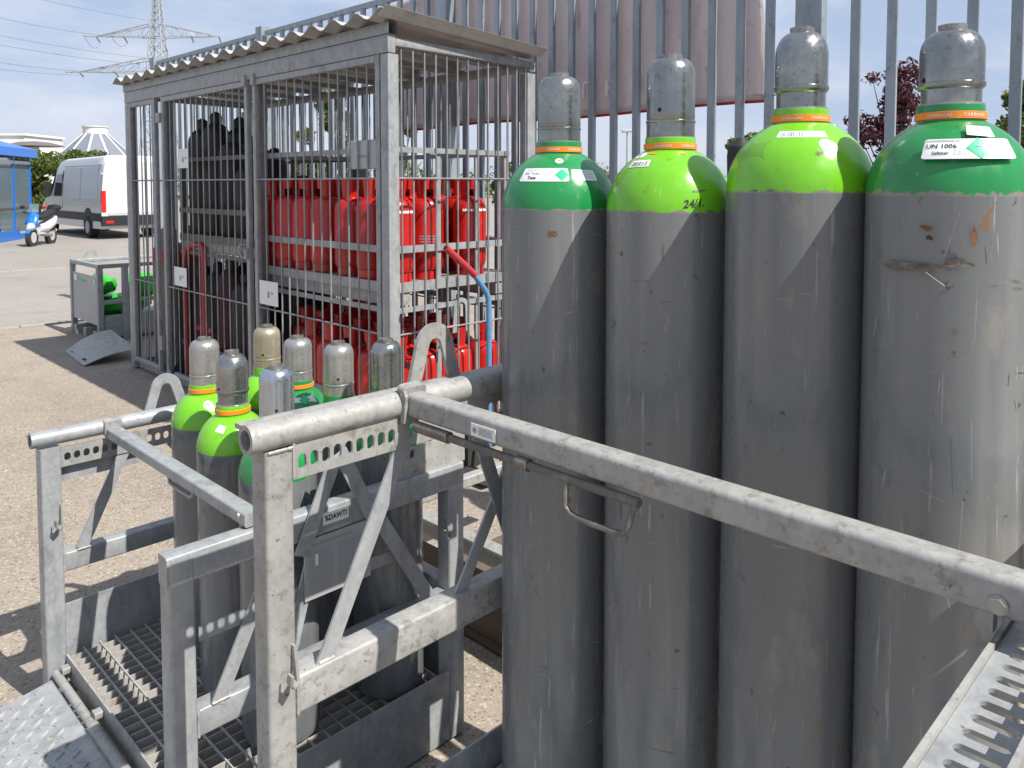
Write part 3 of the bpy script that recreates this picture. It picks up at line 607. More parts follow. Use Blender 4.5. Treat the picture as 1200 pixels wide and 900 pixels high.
# ---- low pallet (A)
PA = thing('cylinder_pallet', 'low galvanised cylinder pallet with open grating floor holding the seven small cylinders', 'cylinder pallet', (1.13, 2.3, G))
XA0, XA1, YA0, YA1 = .69, 1.58, 1.78, 2.84
for (x0, y0, zt) in ((XA0, YA1 - .06, -.838), (XA0, YA0, -.85), (XA1 - .06, YA0, -.91), (XA1 - .06, YA1 - .06, -.838)):
    post(PA, x0, x0 + .06, y0, y0 + .06, G + .012, zt)
# far side (Y = 2.8): tube on top, perforated plate, mid rail, brace, toe board
for xa, xb in ((.668, .888), (.900, 1.60)):
    MB().pipe((xa, 2.805, -.806), (xb, 2.805, -.806), .0255, .018).obj('top_tube', M['galv'], PA)
MB().beam((.67, 2.842, -.800), (1.62, 2.842, -.800), .028, .006, r=.002).obj('top_flange', M['galvd'], PA)
cells = [.017 + .0285 * i for i in range(6)] + [.017 + .0285 * i for i in range(9, 27)]
MB().perf((.752, 2.787, -.905), (1, 0, 0), (0, 0, 1), (0, 1, 0), .765, .062, cells, .019, .026, .006, h0=.010, h1=.052).obj('perforated_plate', M['galvd'], PA)
MB().box(.752, 1.00, 2.815, 2.820, -.960, -.850).obj('backing_strip', M['galv'], PA)
MB().beam((.75, 2.81, -1.219), (1.52, 2.81, -1.219), .05, .062, r=.006).obj('mid_rail', M['galv'], PA)
brace(PA, (.945, 2.795, -.90), (.805, 2.795, -1.19), .036); brace(PA, (1.10, 2.795, -.90), (1.34, 2.795, -1.19), .036)
MB().box(.75, 1.52, 2.806, 2.812, -1.70 + .03, -1.365).obj('toe_board', M['galv'], PA)
arch(PA, 1.03, 1.185, 2.84, -.80, -.672, .034)
hook(PA, .722, 2.776, -1.09)
# near side (Y = 1.8)
MB().beam((XA0 - .004, 1.806, -.879), (1.578, 1.806, -.879), .048, .072, r=.006).obj('top_rail', M['galv'], PA)
MB().perf((1.315, 1.795, -.845), (1, 0, 0), (0, 0, 1), (0, 1, 0), .28, .088, [.05 + .0285 * i for i in range(2)], .017, .026, .006, h0=.05, h1=.084).obj('perforated_plate', M['galvd'], PA)
MB().beam((.752, 1.81, -1.262), (1.52, 1.81, -1.262), .052, .066, r=.006).obj('mid_rail', M['galv'], PA)
brace(PA, (.80, 1.786, -1.235), (.955, 1.786, -.92), .036); brace(PA, (1.07, 1.786, -.92), (.98, 1.786, -1.235), .036)
brace(PA, (1.25, 1.784, -.90), (1.46, 1.784, -1.245), .042); brace(PA, (1.122, 1.772, -.715), (1.018, 1.772, -.945), .040)
brace(PA, (1.140, 1.778, -.705), (1.248, 1.778, -.925), .040)
MB().box(.752, 1.52, 1.784, 1.79, -1.69, -1.475).obj('toe_board', M['galv'], PA)
plate_text(PA, (1.124, 1.777, -.872), .078, .032, '%DAWTI', .0205)
MB().beam((.76, 1.795, -1.052), (1.36, 1.795, -1.052), .006, .034, r=0).obj('cross_strap', M['galv'], PA)
sg = MB().box(1.030, 1.232, 1.776, 1.780, -1.072, -.914).obj('data_plate', M['sheet'], PA, 0)
b = MB(); 
for cx_, w_, sd_ in ((1.078, .075, 21), (1.176, .095, 23)): vs, fs = textlines(w_, .118, 17, sd_, .0010); b.add([(cx_ + v[0], 1.7752, -1.000 + v[1]) for v in vs], fs)
vs, fs = textlines(.13, .010, 1, 25, .003); b.add([(1.11 + v[0], 1.7752, -.930 + v[1]) for v in vs], fs) ; b.obj('print', M['inkg'], sg, 0)
b = MB(); b.box(1.060, 1.068, 1.7735, 1.7755, -.985, -.955).obj('sticker', M['label'], sg, 0)
# far end frame (X = 1.55)
MB().beam((1.55, 1.842, -.88), (1.55, 2.778, -.88), .05, .05, r=.006).obj('end_rail', M['galv'], PA)
MB().beam((1.55, 1.842, -1.24), (1.55, 2.778, -1.24), .05, .05, r=.006).obj('end_rail', M['galv'], PA)
MB().box(1.575, 1.58, 1.842, 2.778, -1.67, -1.40).obj('toe_board', M['galv'], PA)
# grating floor: deep bearing bars along X, thin cross bars along Y
for xx in (.745, 1.515):
    MB().box(xx, xx + .006, 1.842, 2.778, -1.585, -1.518).obj('floor_frame', M['galvd'], PA)
bar = MB().box(0, .758, -.0015, .0015, -.035, 0).me('bearing_bar', M['grate'], 0)
yy = 1.80
while yy < 2.79:
    link('bearing_bar', bar, PA, (.754, yy, -1.520)); yy += .040
crb = MB().box(-.0018, .0018, 0, .985, -.007, 0).me('cross_bar', M['grate'], 0)
for i in range(15): link('cross_bar', crb, PA, (.80 + .0485 * i, 1.80, -1.5175))
# locking bar of the low pallet
lk = MB().beam((.905, 2.775, -.822), (.905, 1.80, -.822), .046, .034, r=.006).obj('locking_bar', M['galv'], PA)
MB().beam((.905, 2.80, -.806), (.905, 2.77, -.810), .054, .056, r=.008).obj('bar_clamp', M['galvd'], lk)
MB().tube([(.905, 2.32, -.842), (.905, 2.31, -.868), (.905, 2.26, -.872), (.905, 2.17, -.872), (.905, 2.15, -.860), (.905, 2.15, -.84)], .006, 8).obj('handle', M['galv'], lk)
MB().rod((.882, 1.83, -.815), (.876, 1.83, -.815), .007, 6).obj('bolt', M['galvd'], lk)
# hinged checker plate ramp
rp = MB(); za, zb_ = -1.575, G + .012; xa, xb = .700, .06; y0, y1 = 1.80, 2.765
n_ = Vector((xa - xb, 0, za - zb_)).normalized(); rp.add([(xb, y0, zb_), (xa, y0, za), (xa, y1, za), (xb, y1, zb_)] + [(xb, y0, zb_ - .006), (xa, y0, za - .006), (xa, y1, za - .006), (xb, y1, zb_ - .006)],
    [(0, 1, 2, 3), (7, 6, 5, 4), (0, 4, 5, 1), (2, 6, 7, 3), (1, 5, 6, 2), (0, 3, 7, 4)])
rp = rp.obj('ramp', M['galv'], PA, 0)
tr = MB(); up = Vector((-n_.z, 0, n_.x))
i = 0; px = .03
while px < .60:
    j = 0; py = y0 + .02
    while py < y1 - .01:
        a = radians(28) if (i + j) % 2 else radians(-50)
        c = Vector((xb, 0, zb_)) + n_ * px + Vector((0, py, 0)); d = n_ * cos(a) + Vector((0, 1, 0)) * sin(a); q = n_ * -sin(a) + Vector((0, 1, 0)) * cos(a)
        pts = [c - d * .0175, c - q * .0052, c + d * .0175, c + q * .0052, c - d * .010 + up * .0052, c + d * .010 + up * .0052]
        tr.add(pts, [(0, 1, 4), (1, 5, 4), (1, 2, 5), (2, 3, 5), (3, 4, 5), (3, 0, 4)]); py += .0335; j += 1
    px += .0335; i += 1
tag(tr.obj('tread_pattern', M['galvd'], rp, 0), kind='stuff')
for ya, yb in ((1.80, 2.10), (2.11, 2.42), (2.43, 2.765)):
    MB().rod((.712, ya, -1.562), (.712, yb, -1.562), .013 if int(ya * 10) != 21 else .016, 14).obj('hinge_tube', M['galvd'], PA)
for yy in (1.80, 2.44, 2.74): MB().beam((.72, yy, -1.545), (.745, yy, -1.545), .03, .02, r=.003).obj('hinge_lug', M['galvd'], PA)

# ---- tall pallet (B)
PB = thing('cylinder_pallet', 'tall galvanised pallet in the foreground with a long locking bar across the tall cylinders', 'cylinder pallet', (1.2, .8, G))
XB0, XB1 = .72, 1.68
post(PB, .72, .78, 1.38, 1.44, G + .012, -.512, 'galvd'); post(PB, XB1 - .06, XB1, 1.38, 1.44, G + .012, -.525); post(PB, XB1 - .06, XB1, .17, .23, G + .012, -.53)
for xa, xb in ((.690, 1.038), (1.050, 1.70)):
    MB().pipe((xa, 1.400, -.484), (xb, 1.400, -.484), .0290, .0195, 32).obj('top_tube', M['galvd'], PB)
MB().beam((.70, 1.446, -.470), (1.70, 1.446, -.470), .034, .010, r=.003).obj('top_flange', M['galvd'], PB)
cells = [.016 + .0272 * i for i in range(9)] + [.29] + [.016 + .0272 * i for i in range(19, 30)]
MB().perf((.785, 1.385, -.580), (1, 0, 0), (0, 0, 1), (0, 1, 0), .83, .076, cells, .0185, .031, .007, h0=.010, h1=.056).obj('perforated_plate', M['galvd'], PB)
MB().beam((.782, 1.41, -1.018), (1.62, 1.41, -1.018), .058, .078, r=.007).obj('lower_rail', M['galvd'], PB)
MB().box(.782, 1.62, 1.436, 1.442, -1.69, -1.415).obj('toe_board', M['galv'], PB)
brace(PB, (.845, 1.392, -.99), (1.055, 1.392, -.575), .038, m='galv'); brace(PB, (1.285, 1.398, -.60), (1.44, 1.398, -1.01), .038); brace(PB, (1.23, 1.404, -.985), (1.44, 1.404, -.64), .034)
arch(PB, 1.115, 1.278, 1.450, -.475, -.329, .036, m='galvd')
hook(PB, .750, 1.376, -.975); hook(PB, 1.50, 1.80, -1.06)
# rear end rails
MB().beam((1.65, .23, -1.12), (1.65, 1.38, -1.12), .055, .065, r=.006).obj('end_rail', M['galv'], PB)
MB().beam((1.65, .23, -.60), (1.65, 1.38, -.60), .05, .05, r=.006).obj('end_rail', M['galv'], PB)
MB().box(.74, 1.66, .19, 1.42, -1.53, -1.502).obj('floor_panel', M['galvd'], PB, 0)
for yy in (.3, .8, 1.3): MB().box(.74, 1.66, yy - .04, yy + .04, G + .004, -1.532).obj('runner', M['galvd'], PB, 0)
# right side frame: flat slotted rail with upstanding lip
MB().perf((.60, .236, -.545), (1, 0, 0), (0, -1, 0), (0, 0, -1), 1.05, .072, [.02 + .0300 * i for i in range(34)], .0165, .044, .005, h0=.008, h1=.064, n=20).obj('slotted_rail', M['galv'], PB)
MB().box(.60, 1.65, .2365, .2425, -.560, -.538).obj('rail_lip', M['galvd'], PB, 0)
MB().box(.60, 1.65, .157, .1635, -.560, -.505).obj('rail_lip', M['galvd'], PB, 0)  # outer lip made taller so that it shades the slotted rail
MB().pipe((1.10, .183, -.478), (1.70, .183, -.478), .029, .020, 28).obj('top_tube', M['galvd'], PB)
brace(PB, (1.34, .20, -.56), (1.62, .20, -1.0), .038)
MB().beam((.9, .20, -1.02), (1.62, .20, -1.02), .055, .07, r=.006).obj('lower_rail', M['galvd'], PB)
# long locking bar
lk = MB().beam((1.073, 1.372, -.482), (1.073, .10, -.486), .050, .050, r=.010, seg=4).obj('locking_bar', M['galvd'], PB)
MB().beam((1.073, 1.40, -.474), (1.073, 1.374, -.478), .060, .070, r=.010).obj('bar_clamp', M['galvd'], lk)
MB().prism([(1.046, 1.378, -.52), (1.046, 1.366, -.52), (1.046, 1.360, -.46), (1.046, 1.368, -.448), (1.046, 1.380, -.455)], (-.008, 0, 0)).obj('clamp_ear', M['galvd'], lk)
MB().rod((1.050, 1.34, -.522), (1.050, 1.23, -.522), .0125, 12).obj('sleeve', M['oldshadesteel'], lk)
MB().rod((1.050, 1.29, -.522), (1.050, .752, -.522), .0085, 12).obj('sliding_rod', M['oldshadesteel'], lk)  # rod, sleeves and handle coloured dark to stand for shade under the bar
MB().rod((1.050, 1.032, -.522), (1.050, 1.002, -.522), .0125, 12).obj('sleeve', M['oldshadesteel'], lk)
MB().tube([(1.048, .905, -.524), (1.040, .903, -.54), (1.036, .900, -.566), (1.036, .888, -.576), (1.036, .87, -.579), (1.036, .795, -.579), (1.036, .775, -.575), (1.037, .765, -.562), (1.044, .762, -.54), (1.050, .760, -.524)], .0055, 10).obj('handle', M['oldshadesteel'], lk)
pl = MB().box(1.0455, 1.0475, 1.088, 1.158, -.499, -.474).obj('rating_plate', M['label'], lk, 0)
b = MB(); vs, fs = textlines(.040, .016, 5, 31, .0010); b.add([(1.0450, 1.116 - v[0], -.4865 + v[1]) for v in vs], fs); vs, fs = ellipse(.012, .012); b.add([(1.0450, 1.147 - v[0], -.4865 + v[1]) for v in vs], fs); b.obj('print', M['inkg'], pl, 0)
b = MB(); b.rod((1.050, .237, -.4945), (1.0415, .237, -.4945), .0095, 6).rod((1.0475, .237, -.4945), (1.0455, .237, -.4945), .0115, 20); b.obj('bolt', M['capw'], lk)
MB().prism([(1.055, .262, -.508), (1.055, .243, -.508), (1.055, .243, -.535), (1.055, .252, -.545), (1.055, .262, -.532)], (.02, 0, 0)).obj('bracket', M['galvd'], lk)

def weld(t, p0, p1, r=.0038):
    """lumpy weld bead laid along a joint"""
    p0, p1 = Vector(p0), Vector(p1); n = max(4, int((p1 - p0).length / .006))
    MB().tube([p0.lerp(p1, i / n) for i in range(n + 1)], [r * (1 + .28 * (i % 2) + rnd.uniform(-.12, .12)) for i in range(n + 1)], 6).obj('weld_bead', M['galvd'], t)
for z in (-.979, -1.057): weld(PB, (.782, 1.381, z), (.782, 1.438, z))
weld(PB, (.7815, 1.3805, -1.055), (.7815, 1.3805, -.983)); weld(PB, (.835, 1.389, -.978), (.872, 1.389, -.978)); weld(PB, (.725, 1.379, -.513), (.778, 1.379, -.513), .003)
weld(PB, (.7815, 1.3835, -.578), (.7815, 1.3835, -.505), .003); weld(PB, (1.27, 1.395, -.575), (1.31, 1.395, -.585)); weld(PB, (1.618, 1.3805, -1.055), (1.618, 1.3805, -.983))
weld(PA, (.7515, 1.7835, -1.293), (.7515, 1.7835, -1.231)); weld(PA, (.752, 1.7835, -1.2285), (.752, 1.835, -1.2285)); weld(PA, (.785, 1.7835, -1.228), (.83, 1.7835, -1.228), .003)
weld(PA, (.7515, 2.784, -1.249), (.7515, 2.784, -1.189)); weld(PA, (.7515, 2.786, -.905), (.7515, 2.786, -.845), .003); weld(PA, (.79, 2.784, -1.188), (.83, 2.784, -1.188), .003)

PD = thing('cylinder_pallet', 'dark empty pallet with a brown plywood side half hidden behind the two front pallets', 'cylinder pallet', (2.2, 1.8, G))
for yy in (.85, 2.62): post(PD, 1.92, 1.98, yy, yy + .06, G + .004, -1.22)
MB().beam((1.95, .91, -1.345), (1.95, 2.62, -1.345), .06, .065, r=.006, seg=2).obj('side_rail', M['galvd'], PD)
M['ply'] = mat('brown_plywood', (0.085, 0.065, 0.048), 0.8, 0, [('m', 9, (1, .3, 1), 0.45, 0.62, (0.13, 0.10, 0.075), 0.7)], 0.3, 30)
MB().box(1.955, 1.972, .92, 2.60, -1.672, -1.44).obj('plywood_side', M['ply'], PD, 0)
MB().box(1.93, 2.7, .86, 2.66, -1.690, -1.676).obj('floor_panel', M['ply'], PD, 0)
for yy in (.86, 2.62): MB().beam((1.98, yy + .03, -1.345), (2.72, yy + .03, -1.345), .05, .05, r=.006, seg=1).obj('end_rail', M['galvd'], PD)
brace(PD, (2.0, 2.64, -1.36), (2.3, 2.64, -1.66), .04)

# ================================================================= CAGE
CX0, CX1, CY0, CY1 = 2.67, 3.87, 3.636, 7.66
CG = thing('gas_cage', 'large galvanised bar cage with corrugated roof storing the red gas bottles', 'gas cage', (3.27, 5.65, G))
for (x0, y0) in ((CX0, CY0), (CX0, CY1 - .075), (CX1 - .075, CY0), (CX1 - .075, CY1 - .075), (CX0 + .045, 5.24), (CX0 + .045, 6.87), (CX1 - .075, 5.24)):
    MB().beam((x0 + .0375, y0 + .0375, G + .012), (x0 + .0375, y0 + .0375, .73), .075, .075, up=(0, 1, 0), r=.006, seg=2).obj('post', M['galv'], CG)
MB().beam((CX0 + .03, CY0 - .01, .872), (CX0 + .03, CY1 + .03, .872), .06, .066, r=.005, seg=2, caps=False).obj('eave_beam', M['galv'], CG)
MB().beam((CX0 + .026, CY0, .786), (CX0 + .026, CY1, .786), .052, .10, r=.005, seg=2).obj('lintel', M['galv'], CG)
MB().beam((CX1 - .03, CY0, .775), (CX1 - .03, CY1, .775), .05, .06, r=.004, seg=2).obj('rear_beam', M['galv'], CG)
for y0 in (CY0 + .025, CY1 - .025):
    MB().beam((CX0 + .056, y0, .800), (CX1 - .06, y0, .790), .045, .045, r=.004, seg=2).obj('side_beam', M['galv'], CG)
    MB().beam((CX0 + .08, y0, G + .06), (CX1 - .08, y0, G + .06), .05, .05, r=.004, seg=2).obj('side_sill', M['galv'], CG)
MB().beam((CX1 - .03, CY0 + .08, G + .06), (CX1 - .03, CY1 - .08, G + .06), .05, .05, r=.004, seg=2).obj('rear_sill', M['galv'], CG)
MB().beam((CX0 + .07, CY0 + .08, G + .035), (CX0 + .07, CY1 - .08, G + .035), .05, .05, r=.004, seg=2).obj('front_sill', M['galvd'], CG)
for k in range(9):
    yk = CY0 + .25 + k * .46
    MB().beam((CX0 + .06, yk, .835), (CX1 + .02, yk, .800), .04, .035, r=0).obj('purlin', M['galv'], CG)
# corrugated roof: waves run front to back
rb = MB(); nper = 17.7; y0, y1 = 3.575, 7.735; n = int(nper * 8); vs = []
for j, (xx, zz) in enumerate(((2.575, .922), (3.87, .846), (2.575, .9195), (3.87, .8435))):
    for i in range(n + 1):
        yq = y0 + (y1 - y0) * i / n; vs.append((xx, yq, zz + .024 * cos(2 * pi * (yq - y0) / .235) + .012))
rb.add(vs, [(i, i + 1, n + 2 + i, n + 1 + i) for i in range(n)] + [(2 * (n + 1) + i, 3 * (n + 1) + i, 3 * (n + 1) + i + 1, 2 * (n + 1) + i + 1) for i in range(n)] + [(i, 2 * (n + 1) + i, 2 * (n + 1) + i + 1, i + 1) for i in range(n)]
       + [(n + 1 + i, n + 2 + i, 3 * (n + 1) + i + 1, 3 * (n + 1) + i) for i in range(n)])
M['roofsheet'] = mat('corrugated_sheet', (0.46, 0.46, 0.45), 0.45, 0.3, [('m', 4, (1, 1, 1), 0.5, 0.66, (0.28, 0.26, 0.24), 0.7)], 0.1, 30)
rf = rb.obj('roof', M['roofsheet'], CG, 50)
MB().add([(2.575, 3.530, .962), (3.87, 3.530, .880), (3.87, 3.590, .838), (2.575, 3.590, .914), (2.575, 3.533, .965), (3.87, 3.533, .883), (3.87, 3.593, .841), (2.575, 3.593, .917)],
    [(0, 1, 2, 3), (7, 6, 5, 4), (0, 4, 5, 1), (1, 5, 6, 2), (2, 6, 7, 3), (3, 7, 4, 0)]).obj('verge_trim', M['roofsheet'], rf, 0)
MB().add([(2.575, 3.528, .9665), (3.87, 3.528, .8845), (3.87, 3.60, .891), (2.575, 3.60, .973), (2.575, 3.528, .9645), (3.87, 3.528, .8825), (3.87, 3.60, .889), (2.575, 3.60, .971)],
    [(0, 1, 2, 3), (7, 6, 5, 4), (0, 4, 5, 1), (1, 5, 6, 2), (2, 6, 7, 3), (3, 7, 4, 0)]).obj('verge_cap', M['galvd'], rf, 0)
# bars
def rodme(L, r, ax='Z', n=8):
    e = {'Z': (0, 0, L), 'Y': (0, L, 0), 'X': (L, 0, 0)}[ax]
    return MB().rod((0, 0, 0), e, r, n).me('bar_' + ax.lower(), M['rod'])
def door(y0, y1, zb, zt, sp, handle=None, x=CX0 + .018, handle_z=0):
    b = MB(); w = .042
    for yy in (y0 + w / 2, y1 - w / 2): b.beam((x, yy, zb), (x, yy, zt), .036, w, up=(0, 1, 0), r=.004, seg=2)
    for zz in (zb + w / 2, zt - w / 2): b.beam((x, y0 + w, zz), (x, y1 - w, zz), .034, w - .001, r=.004, seg=2)
    d = b.obj('door', M['galv'], CG)
    n = int(round((y1 - y0 - 2 * w) / sp)); m = rodme(zt - zb - 2 * w + .004, .0058)
    for i in range(1, n): link('bar', m, d, (x, y0 + w + (y1 - y0 - 2 * w) * i / n, zb + w - .002))
    m = rodme(y1 - y0 - 2 * w + .004, .0058, 'Y')
    for zz in (.035, -.862): link('crossbar', m, d, (x - .011, y0 + w - .002, zz))
    return d
d1 = door(3.722, 5.225, G + .08, .733, .102); d2 = door(5.305, 6.835, G + .08, .733, .102); d3 = door(6.975, 7.578, G + .08, .733, .10)
for dd, yy in ((d1, 5.20), (d2, 5.33)):
    MB().beam((CX0 - .006, yy, .765), (CX0 - .006, yy, .690), .02, .05, up=(0, 1, 0), r=.003, seg=1).obj('latch', M['galvd'], dd)
MB().tube([(CX0 - .012, 5.33, -.43), (CX0 - .045, 5.34, -.42), (CX0 - .05, 5.36, -.46), (CX0 - .03, 5.36, -.52), (CX0 - .008, 5.34, -.51)], .008, 8).obj('padlock_loop', M['capw'], d2)
MB().beam((CX0 - .010, 5.33, -.46), (CX0 - .010, 5.33, -.53), .03, .05, up=(0, 1, 0), r=.004, seg=1).obj('lock_case', M['galv'], d2)
MB().beam((CX0 - .008, 6.86, .60), (CX0 - .008, 6.86, .52), .03, .08, up=(0, 1, 0), r=.004, seg=1).obj('hinge', M['galvd'], d2)
MB().beam((CX0 - .008, 6.90, -1.30), (CX0 - .008, 6.90, -1.42), .03, .06, up=(0, 1, 0), r=.004, seg=1).obj('hinge', M['galvd'], d2)
for y_, w_, z_, h_, dd in ((6.386, .20, .208, .155, d2), (6.487, .24, -.755, .155, d2), (5.02, .255, -.748, .165, d1)):
    p = MB().beam((CX0 - .006, y_ - w_ / 2, z_), (CX0 - .006, y_ + w_ / 2, z_), .003, h_, r=0).obj('notice_plate', M['label'], dd)
    b = MB(); b.box(CX0 - .0095, CX0 - .0085, y_ - .012, y_ + .012, z_ - .03, z_ + .01); b.box(CX0 - .0095, CX0 - .0085, y_ - .06, y_ - .04, z_ - .005, z_ + .01); b.obj('print', M['inkg'], p, 0)
p = MB().beam((CX0 + .050, 3.79, .175), (CX0 + .050, 4.065, .175), .045, .17, r=.004, seg=1).obj('document_box', M['sheet'], d1)
b = MB(); vs, fs = textlines(.10, .02, 1, 3, .006); b.add([(CX0 + .0265, 3.93 - v[0], .165 + v[1]) for v in vs], fs); b.obj('print', M['inkg'], p, 0)
zl = .775 - (G + .085); mz = rodme(zl, .0058)
for i in range(13): link('bar', mz, CG, (2.775 + .0850 * i, CY0 + .02, G + .085))
for i in range(11): link('bar', mz, CG, (2.83 + .0950 * i, CY1 - .02, G + .085))
for i in range(38): link('bar', mz, CG, (CX1 - .02, CY0 + .14 + .1015 * i, G + .085))
mx_ = rodme(1.05, .0058, 'X'); my_ = rodme(3.88, .0058, 'Y')
for zz in (.035, -.865): link('crossbar', mx_, CG, (2.745, CY0 + .009, zz)); link('crossbar', mx_, CG, (2.745, CY1 - .009, zz)); link('crossbar', my_, CG, (CX1 - .031, CY0 + .07, zz))

# ---- bottle baskets and red bottles
def basket(label, zb, zt, y0, y1, x0=2.79, x1=3.74, arch_=True, gk='galv'):
    t = thing('bottle_basket', label, 'bottle basket', ((x0 + x1) / 2, (y0 + y1) / 2, zb), 'steel baskets stacked in the cage')
    for xx in (x0, x1 - .04):
        for yy in (y0, y1 - .04): MB().beam((xx + .02, yy + .02, zb), (xx + .02, yy + .02, zt), .04, .04, up=(0, 1, 0), r=.003, seg=1).obj('post', M[gk], t)
    for xx in (3.14, 3.46): MB().beam((xx, y0 + .012, zb + .06), (xx, y0 + .012, zt), .032, .02, up=(0, 1, 0), r=.003, seg=1).obj('post', M[gk], t)
    for zz, h in ((zb + .03, .06), (zb + .255, .042), (zt - .016, .032)):
        for yy in (y0 - .006, y1 + .006): MB().beam((x0, yy, zz), (x1, yy, zz), .010, h, r=0).obj('side_rail', M[gk], t)
        for xx in (x0 - .006, x1 + .006): MB().beam((xx, y0, zz), (xx, y1, zz), .010, h, r=0).obj('side_rail', M[gk], t)
    MB().box(x0, x1, y0, y1, zb + .045, zb + .052).obj('base_sheet', M['galvd'], t, 0)
    for xx in (x0 + .02, x1 - .12):
        MB().box(xx, xx + .1, y0, y1, zb - .08, zb - .002).obj('fork_channel', M['galvd'], t, 0)
    if arch_:
        out = []; inn = []
        for i in range(11):
            a = radians(180 - 18 * i); out.append((3.30 + .062 * cos(a), y0 - .02, zt - .045 + .062 * sin(a))); inn.append((3.30 + .034 * cos(a), y0 - .02, zt - .045 + .034 * sin(a)))
        out = [(3.228, y0 - .02, zt - .20)] + out + [(3.372, y0 - .02, zt - .20)]; inn = [(3.262, y0 - .02, zt - .20)] + inn + [(3.338, y0 - .02, zt - .20)]
        MB().strip(out, inn, (0, .008, 0)).obj('lifting_arch', M[gk], t)
    return t
basket('upper steel basket full of bright red bottles in the right part of the cage', -.640, .22, 3.76, 5.44, arch_=False)
basket('lower steel basket with a small lifting arch under the bright red bottles in the cage', -1.60, -.73, 3.76, 5.44)
basket('steel basket of dark bottles in the left part of the cage', -1.60, -.55, 5.50, 6.76, gk='oldshadesteel')
basket('rusty railed upper basket holding black cylinders in the left part of the cage', -.47, .22, 5.50, 6.76, arch_=False, gk='oldshadesteel')

def make_bottle(matkey, label, group, loc, hs=1.0):
    t = thing('gas_bottle', label, 'gas bottle', loc, group); R = .110; x, y, z = loc
    b = MB(); b.lathe([(R * .84, 0), (R * .86, .002), (R * .86, .055), (R * .82, .060)], 28); link('foot_ring', b.me('foot_ring', M[matkey]), t, loc)
    H = .495 * hs
    pr = [(R * .80, .05), (R * .93, .060), (R * .99, .080), (R, .10), (R, .168), (R * 1.012, .171), (R * 1.012, .178), (R, .181), (R, H - .09), (R * .985, H - .06), (R * .93, H - .03), (R * .80, H - .008), (R * .55, H + .008), (R * .3, H + .014)]
    b = MB(); b.lathe(pr, 36); link('body', b.me('bottle_body', M[matkey]), t, loc)
    b = MB(); n = 20; rc = R * .50; vs = []; fs = []
    for r_ in (rc, rc - .004):
        for zz in (H, H + .06, H + .125):
            for i in range(n): vs.append(((r_ + (zz - H) * .08) * cos(2 * pi * i / n), (r_ + (zz - H) * .08) * sin(2 * pi * i / n), zz))
    for lay in (0, 3):
        for j in range(2):
            for i in range(n):
                if j == 0 and i % 10 in (2, 3, 4): continue
                a = (lay + j) * n + i; c = (lay + j) * n + (i + 1) % n; fs.append((a, c, c + n, a + n) if lay == 0 else (a, a + n, c + n, c))
    for i in range(n): a = 2 * n + i; c = 2 * n + (i + 1) % n; fs.append((a, c, c + 3 * n, a + 3 * n))
    b.add(vs, fs); link('collar', b.me('bottle_collar', M[matkey]), t, loc)
    b = MB(); b.lathe([(.016, H), (.016, H + .04), (.021, H + .042), (.021, H + .07), (.008, H + .075)], 12); b.rod((0, 0, H + .03), (.045, 0, H + .03), .010, 8); link('valve', b.me('bottle_valve', M['black']), t, loc)
    return t
bt = make_bottle('red', 'red gas bottle with white shoulder strip at the right end of the upper basket', 'red gas bottles in the upper basket', (3.50, 3.885, -.585))
b = MB(); R = .1108
b.add([(R * cos(a) * q, R * sin(a) * q, zz) for zz, q in ((.440, .965), (.413, 1.0)) for a in [radians(205 + 10 * i) for i in range(12)]], [(i, i + 1, 13 + i, 12 + i) for i in range(11)]); strip_me = b.me('shoulder_strip', M['label'], 0)
link('shoulder_strip', strip_me, bt, (3.50, 3.885, -.585))
b = MB(); vs, fs = textlines(.13, .05, 3, 5, .004); b.add([((R + .0006) * cos(radians(225) + v[0] / R), (R + .0006) * sin(radians(225) + v[0] / R), .25 + v[1]) for v in vs], fs); print_me = b.me('bottle_print', M['inkg'], 0)
def put(src, loc, label, group, rz=0):
    c = copy_tree(src, skip=('shoulder_strip', 'print')); c.location = loc; c.rotation_euler = (0, 0, rz); tag(c, label, None, group); return c
GU = 'red gas bottles in the upper basket'; GL = 'red gas bottles in the lower basket'; GD = 'dark gas bottles in the left baskets'
o = put(bt, (3.135, 3.885, -.585), 'red gas bottle with dark printed lines, second from the corner post in the upper basket', GU, .3); link('print', print_me, o, (3.135, 3.885, -.585))
o = put(bt, (2.905, 3.885, -.585), 'red gas bottle in the upper basket right behind the front corner post', GU, -.2); link('shoulder_strip', strip_me, o, (2.905, 3.885, -.585))
o = put(bt, (2.905, 4.125, -.585), 'upper red gas bottle behind the right edge of the right barred door', GU, .5)
o = put(bt, (2.905, 4.365, -.585), 'upper red gas bottle behind the middle of the right barred door', GU, 1.1); link('print', print_me, o, (2.905, 4.365, -.585))
o = put(bt, (2.905, 4.66, -.585), 'shaded red gas bottle in the upper basket beside the cage centre post', GU, 1.9)
o = put(bt, (2.905, 4.90, -.585), 'shaded red gas bottle in the upper basket right behind the centre post of the cage', GU, 2.4)
o = put(bt, (2.905, 5.14, -.585), 'shaded red gas bottle in the upper basket just left of the cage centre post', GU, 2.9)
o = put(bt, (2.905, 5.36, -.585), 'shaded red gas bottle at the far left end of the upper basket', GU, 3.9)
for i, xx in enumerate((3.14, 3.38, 3.62)):
    for j, yy in enumerate((4.125, 4.365, 4.605, 4.845, 5.09, 5.33)):
        put(bt, (xx, yy, -.585), 'red gas bottle in the back rows of the upper basket', GU, rnd.uniform(0, 6))
